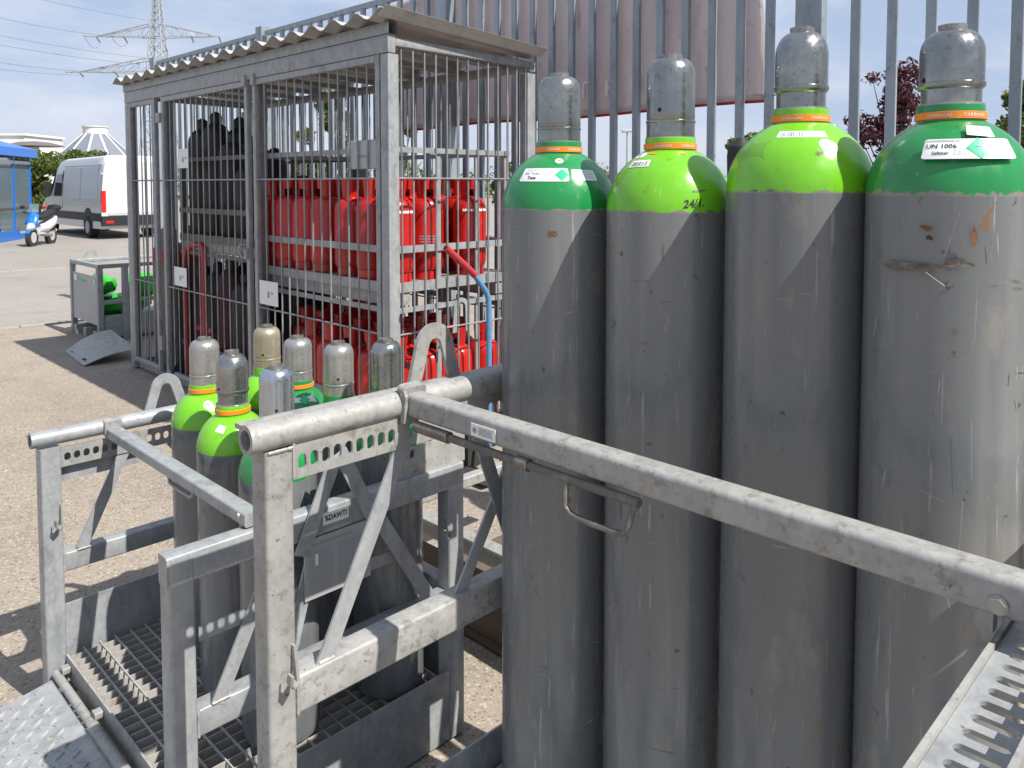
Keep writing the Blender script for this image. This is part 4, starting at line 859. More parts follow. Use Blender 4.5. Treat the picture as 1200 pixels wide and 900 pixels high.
for j, (xx, lab) in enumerate(((2.905, 'red gas bottle in the lower basket right behind the corner post'), (3.145, 'red gas bottle in the lower basket seen through the steel lifting arch'), (3.385, 'red gas bottle in the lower basket just right of the lifting arch'), (3.62, 'red gas bottle in the lower basket behind the blue trolley tube'))):
    put(bt, (xx, 3.885, -1.545), lab, GL, rnd.uniform(0, 6))
for j, (yy, lab) in enumerate(((4.125, 'red gas bottle low behind the right edge of the barred door'), (4.365, 'red gas bottle low in the middle of the right barred door'), (4.605, 'red gas bottle low behind the white notice plate of the right door'), (4.845, 'red gas bottle low beside the centre post of the cage'))):
    put(bt, (2.905, yy, -1.545), lab, GL, rnd.uniform(0, 6))
for xx in (3.145, 3.385, 3.62):
    for yy in (4.125, 4.365, 4.605, 4.845, 5.09, 5.33): put(bt, (xx, yy, -1.545), 'red gas bottle in the back rows of the lower basket', GL, rnd.uniform(0, 6))
# tall dark cylinders in the left part
def tall_dark(label, x, y, z0, h, r, key, cat='gas cylinder', grp=None, band=None, capm='black'):
    t = thing('gas_cylinder', label, cat, (x, y, z0), grp)
    q = r * .95
    b = MB(); b.lathe([(r * .9, 0), (r, .02), (r, h * .78), (r * .95, h * .82), (r * .75, h * .87), (r * .4, h * .90)], 28); link('body', b.me('dark_cylinder', M[key]), t, (x, y, z0))
    b = MB(); b.lathe([(r * .40, 0), (r * .42, h * .06), (r * .38, h * .08), (r * .12, h * .10)], 20); link('cap', b.me('dark_cap', M[capm]), t, (x, y, z0 + h * .895))
    if band: b = MB(); b.lathe([(r + .001, 0), (r + .003, .002), (r + .003, band[1]), (r + .001, band[1] + .002)], 28); link('band', b.me('paint_band', M[band[2]]), t, (x, y, z0 + band[0]))
    return t
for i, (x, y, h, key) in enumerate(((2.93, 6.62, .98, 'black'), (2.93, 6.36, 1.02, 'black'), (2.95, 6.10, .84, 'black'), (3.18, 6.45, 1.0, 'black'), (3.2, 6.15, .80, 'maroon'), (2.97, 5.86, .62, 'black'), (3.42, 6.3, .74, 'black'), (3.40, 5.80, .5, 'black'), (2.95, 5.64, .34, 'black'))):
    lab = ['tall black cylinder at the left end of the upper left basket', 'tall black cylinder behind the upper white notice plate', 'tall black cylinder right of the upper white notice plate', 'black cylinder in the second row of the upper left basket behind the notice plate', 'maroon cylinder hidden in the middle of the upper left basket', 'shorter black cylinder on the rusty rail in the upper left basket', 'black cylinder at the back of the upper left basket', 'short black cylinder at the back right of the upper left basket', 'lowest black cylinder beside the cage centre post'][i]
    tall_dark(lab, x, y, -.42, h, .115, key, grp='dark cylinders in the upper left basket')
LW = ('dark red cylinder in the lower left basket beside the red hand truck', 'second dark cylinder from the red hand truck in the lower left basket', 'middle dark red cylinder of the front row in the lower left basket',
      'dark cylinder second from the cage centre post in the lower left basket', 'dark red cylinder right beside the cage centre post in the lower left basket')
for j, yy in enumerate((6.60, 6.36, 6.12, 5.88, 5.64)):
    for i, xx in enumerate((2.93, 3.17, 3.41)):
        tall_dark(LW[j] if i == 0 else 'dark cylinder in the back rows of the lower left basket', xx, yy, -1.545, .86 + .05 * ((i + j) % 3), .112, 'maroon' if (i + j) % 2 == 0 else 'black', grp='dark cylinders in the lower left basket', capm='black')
for i, (x, y) in enumerate(((2.86, 7.12), (2.90, 7.37), (3.12, 7.22), (3.16, 7.46))):
    tall_dark(['brown grey cylinder with a red band beside the left barred door', 'brown grey cylinder with a red band nearest the left corner post', 'brown grey red banded cylinder behind the one by the door', 'brown grey red banded cylinder farthest back by the left corner'][i], x, y, G + .02, 1.30, .115, 'brown', grp='brown cylinders in the left bay of the cage', band=(.98, .12, 'redold'), capm='brown')
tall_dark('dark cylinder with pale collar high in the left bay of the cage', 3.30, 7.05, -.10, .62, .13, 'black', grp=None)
sh = thing('wall_shelf', 'narrow steel shelf in the left bay of the cage under the high dark cylinder', 'shelf', (3.2, 7.2, -.12)); MB().beam((3.2, 6.85, -.115), (3.2, 7.55, -.115), .5, .03, r=0).obj('shelf_board', M['galv'], sh)
for xx in (2.98, 3.42): MB().beam((xx, 7.5, G + .012), (xx, 7.5, -.132), .03, .03, up=(0, 1, 0), r=0).obj('shelf_leg', M['galv'], sh)
ht = thing('hand_truck', 'red tubular hand truck standing behind the left barred door of the cage', 'hand truck', (2.77, 6.60, G))
MB().tube([(2.76, 6.62, G + .10), (2.76, 6.62, -.62), (2.77, 6.60, -.54), (2.80, 6.52, -.50), (2.80, 6.36, -.50), (2.77, 6.28, -.54), (2.76, 6.26, -.62), (2.76, 6.26, G + .10)], .022, 10).obj('frame', M['redold'], ht)
for yy in (6.20, 6.68): MB().rod((2.77, yy, G + .11), (2.77, yy + .05, G + .11), .11, 20).obj('wheel', M['rubber'], ht)
MB().beam((2.83, 6.28, -1.2), (2.83, 6.60, -1.2), .02, .04, r=0).obj('cross_strap', M['redold'], ht)
# blue trolley with a red grip in front of the cage
tr_ = thing('cylinder_trolley', 'blue tube trolley handle with a red grip leaning by the cage side', 'trolley', (3.12, 3.30, G))
MB().tube([(3.122, 3.30, G + .12), (3.122, 3.30, -.70), (3.118, 3.30, -.655), (3.104, 3.30, -.620), (3.08, 3.30, -.590), (3.005, 3.30, -.505)], .0165, 12).obj('handle_tube', M['blue'], tr_)
g_ = MB().tube([(3.012, 3.30, -.512), (2.99, 3.30, -.492), (2.80, 3.30, -.345)], .0195, 12).obj('grip', M['redold'], tr_)
MB().rod((2.7975, 3.30, -.3430), (2.7955, 3.30, -.3415), .012, 10).obj('grip_end', M['dark'], g_)
for yy in (3.09, 3.47): MB().rod((3.16, yy, G + .13), (3.16, yy + .04, G + .13), .125, 24).obj('wheel', M['rubber'], tr_)
MB().rod((3.16, 3.10, G + .13), (3.16, 3.5, G + .13), .012, 8).obj('axle', M['galvd'], tr_); MB().beam((3.03, 3.16, G + .03), (3.03, 3.44, G + .03), .16, .008, r=0).obj('toe_plate', M['rubber'], tr_)

# ================================================================= FENCE AND BANNER
FX = 4.15
fn = thing('picket_fence', 'tall galvanised steel picket fence running behind the cage and the cylinders', 'fence', (FX, 4.5, G))
pk = MB().beam((0, 0, 0), (0, 0, 1.58 - G - .08), .046, .036, up=(1, 0, 0), r=.004, seg=1).me('picket', M['galvf'])
posts = (-4.06, -1.08, 1.895, 4.89, 7.87, 10.77)
yy = -3.9
for a, b_ in zip(posts, posts[1:]):
    n = 16; s_ = (b_ - a) / 16.6
    for i in range(1, 16 + 1):
        y_ = a + .045 + s_ * i
        if y_ < b_ - .09: link('picket', pk, fn, (FX + rnd.uniform(-.002, .002), y_, G + .08))
    MB().beam((FX + .0, a + .10, 1.585), (FX + .0, b_ - .10, 1.585), .05, .045, r=.003, seg=1).obj('top_rail', M['galvf'], fn)
    MB().beam((FX + .045, a + .10, -.9), (FX + .045, b_ - .10, -.9), .05, .045, r=.003, seg=1).obj('lower_rail', M['galvf'], fn)
for y_ in posts: MB().beam((FX + .01, y_, G + .01), (FX + .01, y_, 1.66), .13, .11, up=(1, 0, 0), r=.006, seg=2).obj('fence_post', M['galvf'], fn)
bn = thing('banner', 'faded pinkish banner seen from behind with a dark red hem tied to the fence', 'banner', (FX + .06, 3.9, .45))
nx, nz = 90, 24; vs = []
for j in range(nz + 1):
    for i in range(nx + 1):
        y_ = 2.20 + 3.55 * i / nx; z_ = .475 + 1.09 * j / nz
        vs.append((FX + .060 + .016 * noise.noise(Vector((y_ * 2.2, z_ * 1.2, 0))) + .007 * noise.noise(Vector((y_ * 9 + z_ * 3, z_ * 4, 3))), y_ - (.03 * sin(z_ * 3) if i == 0 else 0), z_ + .008 * sin(y_ * 3.1) * (1 - j / nz)))
b = MB(); b.add(vs, [(j * (nx + 1) + i, j * (nx + 1) + i + 1, (j + 1) * (nx + 1) + i + 1, (j + 1) * (nx + 1) + i) for j in range(nz) for i in range(nx)])
ob = b.obj('cloth', M['banner'], bn, 180); md = ob.modifiers.new('thick', 'SOLIDIFY'); md.thickness = .001
b = MB(); hv = [(v[0] - .0015, v[1], v[2] + dz) for dz in (-.016, .001) for v in vs[:nx + 1]]; b.add(hv, [(i, i + 1, nx + 2 + i, nx + 1 + i) for i in range(nx)]); b.obj('hem', M['bannerred'], bn, 180)
for ch_, yc_ in (('П', 3.45), ('H', 3.25), ('И', 3.05)):
    vs, fs = text_mesh(ch_, .15, bold=.002); b = MB(); b.add([(FX + .038, yc_ - v[0] * 1.2, .63 + v[1]) for v in vs], fs); b.obj('letter', M['print'], bn, 0)
MB().tube([(FX - .03, 2.20, .50), (FX - .035, 2.16, .495), (FX - .01, 2.08, .49), (FX + .05, 2.19, .50)], .004, 6).obj('tie', M['inkg'], bn)

# two more cylinders standing between the pallet and the fence
tall_dark('pale capped cylinder glimpsed between the two right tall cylinders', 3.19, 1.355, G + .01, 1.94, .115, 'green', grp=None, capm='capw')
tall_dark('dark cylinder glimpsed between the two lime shouldered cylinders', 3.12, 1.72, G + .01, 1.90, .14, 'black', grp=None, capm='black')

# ================================================================= THINGS ON THE GROUND
lp = thing('loading_plate', 'bent grey steel checker plate lying in the shade left of the cage', 'steel plate', (2.62, 8.4, G))
c_ = [(2.44, 8.82, G + .012), (2.37, 8.00, G + .014), (2.84, 7.98, G + .10), (2.86, 8.75, G + .19)]
vs = []; n = 8
for j in range(n + 1):
    for i in range(n + 1):
        u, v = i / n, j / n; p = (Vector(c_[0]) * (1 - u) + Vector(c_[1]) * u) * (1 - v) + (Vector(c_[3]) * (1 - u) + Vector(c_[2]) * u) * v; p.z += .045 * sin(pi * v) * (1 - .4 * u); vs.append(p)
b = MB(); N2 = (n + 1) ** 2; b.add(vs + [p - Vector((0, 0, .009)) for p in vs], [(j * (n + 1) + i, j * (n + 1) + i + 1, (j + 1) * (n + 1) + i + 1, (j + 1) * (n + 1) + i) for j in range(n) for i in range(n)] + [(N2 + j * (n + 1) + i, N2 + (j + 1) * (n + 1) + i, N2 + (j + 1) * (n + 1) + i + 1, N2 + j * (n + 1) + i + 1) for j in range(n) for i in range(n)]
      + [(i, N2 + i, N2 + i + 1, i + 1) for i in range(n)] + [(j * (n + 1), (j + 1) * (n + 1), N2 + (j + 1) * (n + 1), N2 + j * (n + 1)) for j in range(n)] + [(j * (n + 1) + n, N2 + j * (n + 1) + n, N2 + (j + 1) * (n + 1) + n, (j + 1) * (n + 1) + n) for j in range(n)])
b.obj('plate', M['galvd'], lp, 30)
for u in (.22, .78):
    p = Vector(c_[0]) * (1 - u) + Vector(c_[1]) * u; MB().beam(p + Vector((.045, .04, .022)), p + Vector((.045, -.05, .022)), .035, .002, r=0).obj('hand_slot', M['dark'], lp)
# background pallet with green bags
PCt = thing('cylinder_pallet', 'galvanised pallet with a grey side sheet and green bags in it, left of the cage', 'cylinder pallet', (3.4, 9.6, G))
for (xx, yy) in ((2.86, 10.02), (2.86, 9.13), (3.12, 9.13), (3.95, 10.02), (3.95, 9.13)): post(PCt, xx, xx + .06, yy, yy + .06, G + .004, -.905)
for (p, q) in (((2.89, 9.13, -.885), (2.89, 10.08, -.885)), ((2.92, 10.05, -.885), (4.0, 10.05, -.885)), ((2.92, 9.16, -.885), (4.0, 9.16, -.885)), ((2.92, 9.16, -1.28), (4.0, 9.16, -1.28))):
    MB().beam(p, q, .05, .045, r=.006, seg=2).obj('rail', M['galv'], PCt)
MB().box(2.875, 2.881, 9.20, 10.02, -1.53, -1.0).obj('side_sheet', M['sheet'], PCt, 0)
for (yy, zz, hh, k_) in ((9.86, -1.09, .07, 'label'), (9.26, -1.09, .06, 'label')): MB().box(2.870, 2.874, yy, yy + (.09 if yy > 9.5 else .03), zz, zz + hh).obj('sticker', M[k_], PCt, 0)
MB().box(2.870, 2.874, 9.58, 9.84, -1.085, -1.06).obj('green_mark', M['dia'], PCt, 0)
MB().box(2.93, 3.94, 9.17, 10.03, -1.54, -1.50).obj('floor_panel', M['galvd'], PCt, 0); MB().box(2.93, 3.94, 9.150, 9.156, -1.66, -1.42).obj('toe_board', M['galv'], PCt, 0)
for yy in (9.22, 9.55, 9.88): MB().box(2.86, 3.9, yy, yy + .10, G + .004, -1.60).obj('runner', M['galvd'], PCt, 0)
arch(PCt, 2.99, 3.19, 10.06, -.87, -.77, .03)
def bag(x, y, z, sx, sy, sz, seed, lab):
    bm = bmesh.new(); bmesh.ops.create_icosphere(bm, subdivisions=3, radius=1)
    for v in bm.verts:
        d = 1 + .28 * noise.noise(v.co * 1.9 + Vector((seed, 0, 0))) + .10 * noise.noise(v.co * 5 + Vector((0, seed, 0))); v.co = Vector((v.co.x * sx * d, v.co.y * sy * d, v.co.z * sz * d))
    me = bpy.data.meshes.new('bag'); bm.to_mesh(me); bm.free(); me.materials.append(M['bag']); me.shade_smooth()
    o = link('plastic_bag', me, None, (x, y, z)); tag(o, lab, 'bag', 'green bags in the background pallet')
bag(3.05, 9.62, -1.13, .13, .30, .12, 1, 'flat bright green bag along the grey sheet of the background pallet'); bag(3.42, 9.42, -1.16, .20, .18, .15, 5, 'green bag beside the middle post of the background pallet')
bag(3.72, 9.45, -1.10, .16, .16, .22, 9, 'tall dark green bag nearest the cage in the background pallet'); bag(3.3, 9.7, -1.38, .3, .3, .13, 14, 'dark green bag at the bottom of the background pallet')

# ================================================================= VAN
def frame(o, ang): c, s_ = cos(ang), sin(ang); return lambda x, y, z: (o[0] + c * x - s_ * y, o[1] + s_ * x + c * y, o[2] + z)
VO = (8.33, 26.05, G + .004); F = frame(VO, radians(89.3))     # x forward from the rear left corner, -y to the right
VAN = thing('parked_van', 'white delivery van with high roof parked beside the blue glass shelter', 'van', VO)
L_, VW = 6.7, 2.0
def vsec(x):
    """roof height, half-width shrink at x"""
    if x < .12: return 2.50 - .10 * (1 - x / .12)
    if x < 4.2: return 2.60 - .02 * (x / 4.2)
    if x < 4.9: return 2.58 - .16 * ((x - 4.2) / .7) ** 2
    if x < 5.75: return 2.42 - 1.10 * ((x - 4.9) / .85)
    if x < 6.5: return 1.32 - .25 * ((x - 5.75) / .75)
    return 1.07 - .42 * ((x - 6.5) / .2) ** 2
b = MB(); secs = [0, .04, .12, .6, 1.5, 3, 4.2, 4.55, 4.9, 5.2, 5.5, 5.75, 6.1, 6.5, 6.62, 6.7]; ns = 0; vs = []
for x in secs:
    h = vsec(x); tp = .10 if h > 1.6 else .04; inset = .0 if x < 6.3 else .10 * ((x - 6.3) / .4)
    pr = [(0, .32), (-.0, .9), (.01, 1.25), (.045, h * .70), (tp, h - .20), (tp + .05, h - .07), (tp + .16, h - .01), (tp + .3, h)]
    pr = [(p[0] + inset, min(p[1], h)) for p in pr]
    full = pr + [(VW - p[0], p[1]) for p in pr[::-1]]
    ns = len(full); vs += [F(x, -p[0], p[1]) for p in full]
fs = [(j * ns + i, (j + 1) * ns + i, (j + 1) * ns + (i + 1) % ns, j * ns + (i + 1) % ns) for j in range(len(secs) - 1) for i in range(ns)] + [tuple(range(ns)), tuple(range((len(secs) - 1) * ns, len(secs) * ns))[::-1]]
b.add(vs, fs); b.obj('body', M['vanw'], VAN, 32)
def quadp(name, pts, m, th=.012, parent=VAN, nrm=(0, 1)):
    """panel on the left side; pts are (x,z); lies just proud of the side"""
    def side(z): return .0 if z < 1.25 else (z - 1.25) * .072
    b = MB(); n = len(pts); vs = [F(p[0], -side(p[1]) + th, p[1]) for p in pts] + [F(p[0], -side(p[1]) - .02, p[1]) for p in pts]
    b.add(vs, [tuple(range(n))] + [(i, n + i, n + (i + 1) % n, (i + 1) % n) for i in range(n)]); return b.obj(name, m, parent, 0)
quadp('lower_cladding', [(0.02, .55), (5.0, .55), (5.0, .80), (0.02, .80)], M['black'], .018)
quadp('side_skirt', [(1.75, .33), (4.9, .33), (4.9, .54), (1.75, .54)], M['alu'], .010)
M['vanp'] = mat('recessed_van_panel', (0.50, 0.51, 0.53), 0.35, 0, coat=.3)
quadp('side_panel', [(.35, 1.22), (2.0, 1.22), (2.0, 2.22), (.42, 2.22)], M['vanp'], .006); quadp('side_panel', [(2.12, 1.22), (3.85, 1.22), (3.85, 2.22), (2.12, 2.22)], M['vanp'], .006)
for zz in (1.02, 1.17, 2.30): quadp('body_crease', [(.1, zz), (4.0, zz), (4.0, zz + .018), (.1, zz + .018)], M['alu'], .009)
quadp('door_window', [(4.12, 1.30), (5.35, 1.30), (5.05, 1.62), (4.65, 2.05), (4.12, 2.05)], M['vangl'], .012)
quadp('door_seam', [(4.02, .9), (4.04, .9), (4.04, 2.15), (4.02, 2.15)], M['black'], .008)
quadp('headlight', [(6.05, .85), (6.45, .80), (6.40, 1.03), (6.0, 1.10)], M['alu'], .01)
for (yy, nm) in ((.20, 0), (-2.20, 1)):
    mr = MB().beam(F(5.15, yy + (.04 if nm else -.04), 1.30), F(5.15, yy + (.04 if nm else -.04), 1.78), .20, .14, up=(0, 1, 0), r=.03, seg=2).obj('mirror', M['black'], VAN)
b = MB(); b.add([F(4.93, -.14, 2.40), F(4.93, -1.86, 2.40), F(5.72, -1.94, 1.36), F(5.72, -.06, 1.36)], [(0, 1, 2, 3)]); b.add([F(4.95, -.14, 2.41), F(4.95, -1.86, 2.41), F(5.75, -1.94, 1.37), F(5.75, -.06, 1.37)], [(0, 1, 2, 3)]); b.obj('windscreen', M['vangl'], VAN, 0)
for x in (1.30, 5.65):
    for yy in (-.02, -VW + .24):
        MB().rod(F(x, yy + .03, .52), F(x, yy + .01, .52), .44, 24).obj('wheel_arch', M['black'], VAN)
        w = MB().rod(F(x, yy + .05, .345), F(x, yy - .2, .345), .345, 28).obj('wheel', M['rubber'], VAN)
        MB().rod(F(x, yy + .056, .345), F(x, yy + .03, .345), .20, 20).obj('rim', M['sheet'], w)
def rear(name, y0, y1, z0, z1, m, d=.02):
    return MB().prism([F(-d, -y0, z0), F(-d, -y1, z0), F(-d, -y1, z1), F(-d, -y0, z1)], Vector(F(.05, 0, 0)) - Vector(F(-d, 0, 0))).obj(name, m, VAN, 0)
rear('bumper', -.01, VW + .01, .42, .72, M['black'], .10); rear('tail_light', .0, .13, .86, 1.50, M['tail'], .03); rear('tail_light', VW - .13, VW, .86, 1.50, M['tail'], .03)
rear('bumper_reflector', .10, .32, .50, .58, M['tail'], .106); rear('rear_strip', .2, VW - .2, .74, .84, M['alu'], .02)
np_ = rear('number_plate', .45, .95, .82, .93, M['label'], .035); rear('door_gap', VW / 2 - .008, VW / 2 + .008, .75, 2.42, M['black'], .008)
for zz in (1.0, 2.0): rear('door_hinge', -.005, .07, zz, zz + .07, M['sheet'], .02)

# ================================================================= SCOOTER
SO = (6.42, 25.05, G + .006); F0 = frame(SO, radians(231)); F = lambda x, y, z: F0(x * .88, y * .95, z * .88)
SC = thing('parked_scooter', 'blue and white scooter parked beside the blue glass shelter', 'scooter', SO)
for x in (-.62, .62):
    vs = []; b = MB(); b.rod(F(x, .055, .27), F(x, -.055, .27), .27, 22); w = b.obj('wheel', M['rubber'], SC); MB().rod(F(x, .06, .27), F(x, -.06, .27), .15, 16).obj('rim', M['alu'], w)
def loft(name, secs, m, nn=12):
    """secs: (x,z,half width,half height)"""
    b = MB(); vs = [F(x, hw * cos(2 * pi * i / nn), z + hh * sin(2 * pi * i / nn)) for x, z, hw, hh in secs for i in range(nn)]
    b.add(vs, [(j * nn + i, j * nn + (i + 1) % nn, (j + 1) * nn + (i + 1) % nn, (j + 1) * nn + i) for j in range(len(secs) - 1) for i in range(nn)] + [tuple(range(nn)), tuple(range((len(secs) - 1) * nn, len(secs) * nn))]); return b.obj(name, m, SC, 60)
loft('front_fairing', [(.72, .55, .07, .08), (.62, .72, .18, .18), (.48, .92, .16, .16), (.40, 1.02, .10, .06)], M['shblue'])
loft('nose', [(.86, .56, .04, .05), (.70, .60, .13, .13), (.56, .66, .12, .12)], M['alu'])
loft('front_mudguard', [(.92, .42, .05, .03), (.70, .58, .08, .04), (.42, .50, .06, .04)], M['shblue'])
loft('seat', [(.22, .86, .10, .03), (0, .88, .17, .10), (-.5, .98, .17, .13), (-.92, 1.08, .12, .08)], M['black'])
loft('tail_fairing', [(.18, .52, .10, .10), (-.15, .56, .20, .18), (-.6, .68, .19, .18), (-.95, .84, .08, .07)], M['vanw'])
loft('top_case', [(-.78, 1.12, .10, .04), (-.82, 1.16, .18, .11), (-1.02, 1.16, .18, .11), (-1.06, 1.16, .12, .08)], M['black'])
loft('engine', [(-.05, .36, .08, .08), (-.4, .34, .13, .12), (-.62, .3, .08, .06)], M['sheet']); loft('exhaust', [(-.2, .30, .05, .05), (-.95, .42, .06, .06)], M['alu'])
loft('floorboard', [(.40, .38, .14, .05), (0, .36, .15, .05)], M['alu'])
MB().tube([F(.40, .34, 1.06), F(.44, .2, 1.04), F(.44, -.2, 1.04), F(.40, -.34, 1.06)], .016, 8).obj('handlebar', M['black'], SC); MB().rod(F(.62, 0, .3), F(.46, 0, .95), .03, 8).obj('fork', M['alu'], SC)
for s_ in (1, -1): MB().tube([F(.42, .22 * s_, 1.05), F(.44, .30 * s_, 1.2)], [.008, .008], 6).rod(F(.45, .26 * s_, 1.22), F(.45, .36 * s_, 1.22), .04, 8).obj('mirror', M['redold'] if s_ == 1 else M['black'], SC)
MB().add([F(.50, -.16, 1.05), F(.50, .16, 1.05), F(.38, .12, 1.32), F(.38, -.12, 1.32), F(.49, -.16, 1.05), F(.49, .16, 1.05), F(.37, .12, 1.32), F(.37, -.12, 1.32)], [(0, 1, 2, 3), (7, 6, 5, 4), (0, 4, 5, 1), (2, 6, 7, 3), (0, 3, 7, 4), (1, 5, 6, 2)]).obj('windshield', M['glass'], SC, 0)

# ================================================================= BLUE SHELTER
HO = (3.5, 23.2, G + .004); ang = atan2(5.2, 3.27); F = frame(HO, ang); HL = 6.85
SH = thing('glass_shelter', 'bright blue framed glass shelter at the left edge beyond the yard', 'shelter', HO)
MB().box(0, 1, 0, 1, 0, 1)
def hb(name, x0, x1, y0, y1, z0, z1, m, par=SH):
    b = MB(); b.add([F(x, y, z) for z in (z0, z1) for y in (y0, y1) for x in (x0, x1)], [(0, 2, 3, 1), (4, 5, 7, 6), (0, 1, 5, 4), (2, 6, 7, 3), (0, 4, 6, 2), (1, 3, 7, 5)]); return b.obj(name, m, par, 0)
hb('plinth', -.05, HL - 1.1, -.06, .06, 0, .30, M['shblue']); hb('plinth', HL - 1.0, HL, -.04, .06, 0, .16, M['shblue'])
nb = 5
for i in range(nb + 1):
    x = HL * i / nb; hb('shelter_post', x - .035, x + .035, -.03, .04, 0, 2.62, M['shblue'])
    if i in (0, nb): hb('shelter_post', x - .05, x + .05, 2.6, 2.7, 0, 2.62, M['shblue'])
for i in range(nb):
    x = HL * i / nb
    for z0, z1 in ((.40, .95), (1.0, 2.3)):
        hb('pane', x + .07, x + HL / nb - .07, 0, .012, z0, z1, M['glass']); hb('pane', x + .07, x + HL / nb - .07, 2.64, 2.652, z0, z1, M['glass'])
    hb('transom', x + .04, x + HL / nb - .04, -.02, .04, .95, .99, M['oldshadesteel'])
for j in range(3):
    y = .08 + j * .85; hb('side_pane', HL - .01, HL + .002, y, y + .8, .2, 2.3, M['glass']); hb('side_post', HL - .03, HL + .03, y + .8, y + .85, 0, 2.6, M['shblue'])
hb('fascia', -.2, HL + .15, -.2, -.1, 2.55, 2.80, M['shblue']); hb('fascia', HL + .05, HL + .15, -.1, 2.8, 2.55, 2.80, M['shblue']); hb('door_frame_bar', 0, HL, -.03, .05, 2.32, 2.42, M['alu'])
b = MB(); b.add([F(-.2, -.2, 2.80), F(HL + .15, -.2, 2.80), F(HL + .15, 2.8, 2.80), F(-.2, 2.8, 2.80), F(.8, 1.3, 3.25), F(HL - .9, 1.3, 3.25)], [(0, 1, 5, 4), (1, 2, 5), (2, 3, 4, 5), (3, 0, 4), (3, 2, 1, 0)]); b.obj('roof', M['shblue'], SH, 0)

# ================================================================= FAR BUILDINGS, PYLON, LAMP
b = MB(); o_ = (44.3, 140.4); n = 12
BL = thing('round_building', 'white round building with grey faceted cone roof and a white drum on top', 'building', (*o_, G))
MB().lathe([(5.0, 0), (5.0, 6.3)], n, (*o_, G)).obj('wall', M['wall'], BL, 20)
MB().lathe([(5.6, 6.15), (5.6, 6.35), (1.9, 9.9)], n, (*o_, G)).obj('roof', M['roofm'], BL, 10)
MB().lathe([(1.85, 9.6), (1.85, 11.0), (2.0, 11.0), (2.0, 11.15), (.2, 11.25)], 24, (*o_, G)).obj('roof_drum', M['wall'], BL, 30)
for i in range(n):
    a = 2 * pi * i / n; MB().beam((o_[0] + 5.6 * cos(a), o_[1] + 5.6 * sin(a), G + 6.4), (o_[0] + 1.9 * cos(a), o_[1] + 1.9 * sin(a), G + 9.95), .28, .08, r=0).obj('roof_rib', M['wall'], BL)
for i in range(n): a = 2 * pi * (i + .5) / n; MB().beam((o_[0] + 4.82 * cos(a) - .8 * sin(a), o_[1] + 4.82 * sin(a) + .8 * cos(a), G + 5.5), (o_[0] + 4.82 * cos(a) + .8 * sin(a), o_[1] + 4.82 * sin(a) - .8 * cos(a), G + 5.5), .1, .5, r=0).obj('window', M['vangl'], BL)
F = frame((37.6, 161.5, G), radians(-45)); HB = thing('office_building', 'white flat roofed building behind the shelter roof at the far left', 'building', (37.6, 161.5, G))
hb('wall', -9, 1.8, 0, 12, 0, 10.3, M['wall'], HB); hb('roof_slab', -9.3, 2.1, -.3, 12.3, 10.3, 10.7, M['wall'], HB); hb('annex', -2.5, 4.4, -3, 0, 0, 8.2, M['wall'], HB)
MB().lathe([(4.6, 0), (4.2, .25), (2.4, .7), (.1, .9)], 20, (39.5, 156.5, G + 8.3)).obj('dark_roof', M['roofb'], HB, 40)
for i in range(4): hb('window', -8.5 + i * 2.5, -6.9 + i * 2.5, -.05, .05, 7.6, 8.8, M['vangl'], HB)

PY = thing('power_pylon', 'tall lattice power pylon with two crossarms rising behind the cage roof', 'pylon', (66.1, 169.9, G))
pc = Vector((66.1, 169.9, 0)); ax_ = Vector((.705, -.709, 0)); ay_ = Vector((.709, .705, 0))
def pw(z): return (2.05 - (z - 26) * .095) if z > 26 else 2.05 + (26 - z) * .10
def corner(k, z): w = pw(z) * .72; sx, sy = ((1, 1), (1, -1), (-1, -1), (-1, 1))[k]; return pc + (ax_ * sx + ay_ * sy) * w + Vector((0, 0, z))
for k in range(4): MB().rod(corner(k, G), corner(k, 26), .20, 4, .15).rod(corner(k, 26), corner(k, 44), .15, 4, .1).obj('pylon_leg', M['pyl'], PY)
zs = [G]; 
while zs[-1] < 43: zs.append(zs[-1] + max(1.3, pw(zs[-1]) * 1.15))
b = MB()
for za_, zb2 in zip(zs, zs[1:]):
    for k in range(4):
        k2 = (k + 1) % 4; b.rod(corner(k, za_), corner(k2, zb2), .075, 3, caps=False); b.rod(corner(k2, za_), corner(k, zb2), .075, 3, caps=False); b.rod(corner(k, zb2), corner(k2, zb2), .06, 3, caps=False)
tag(b.obj('lattice', M['pyl'], PY, 0), kind='stuff')
for z0, L2, hh in ((30.5, 12.8, 2.6), (23.2, 16.5, 2.8)):
    for s_ in (1, -1):
        b = MB(); tip = pc + ax_ * s_ * L2 + Vector((0, 0, z0 + .2)); w = pw(z0) * .72
        for q in (1, -1):
            lo = pc + ax_ * s_ * w + ay_ * q * w + Vector((0, 0, z0)); hi = lo + Vector((0, 0, hh)); b.rod(lo, tip, .12, 4); b.rod(hi, tip, .12, 4)
            for t in (.2, .4, .6, .8): b.rod(lo.lerp(tip, t), hi.lerp(tip, t), .06, 3); b.rod(lo.lerp(tip, t), hi.lerp(tip, t - .2), .06, 3)
        b.obj('crossarm', M['pyl'], PY, 0)
        for q in (.55, 1.0):
            pt = pc + ax_ * s_ * L2 * q + Vector((0, 0, z0 + .2)); d = Vector((-.83, -.55, -.15))
            MB().rod(pt, pt + d * 3.6, .17, 5).obj('insulator', M['inkg'], PY); 
            MB().rod(pt, pt + Vector((.5, .84, -.18)) * 3.4, .17, 5).obj('insulator', M['inkg'], PY)
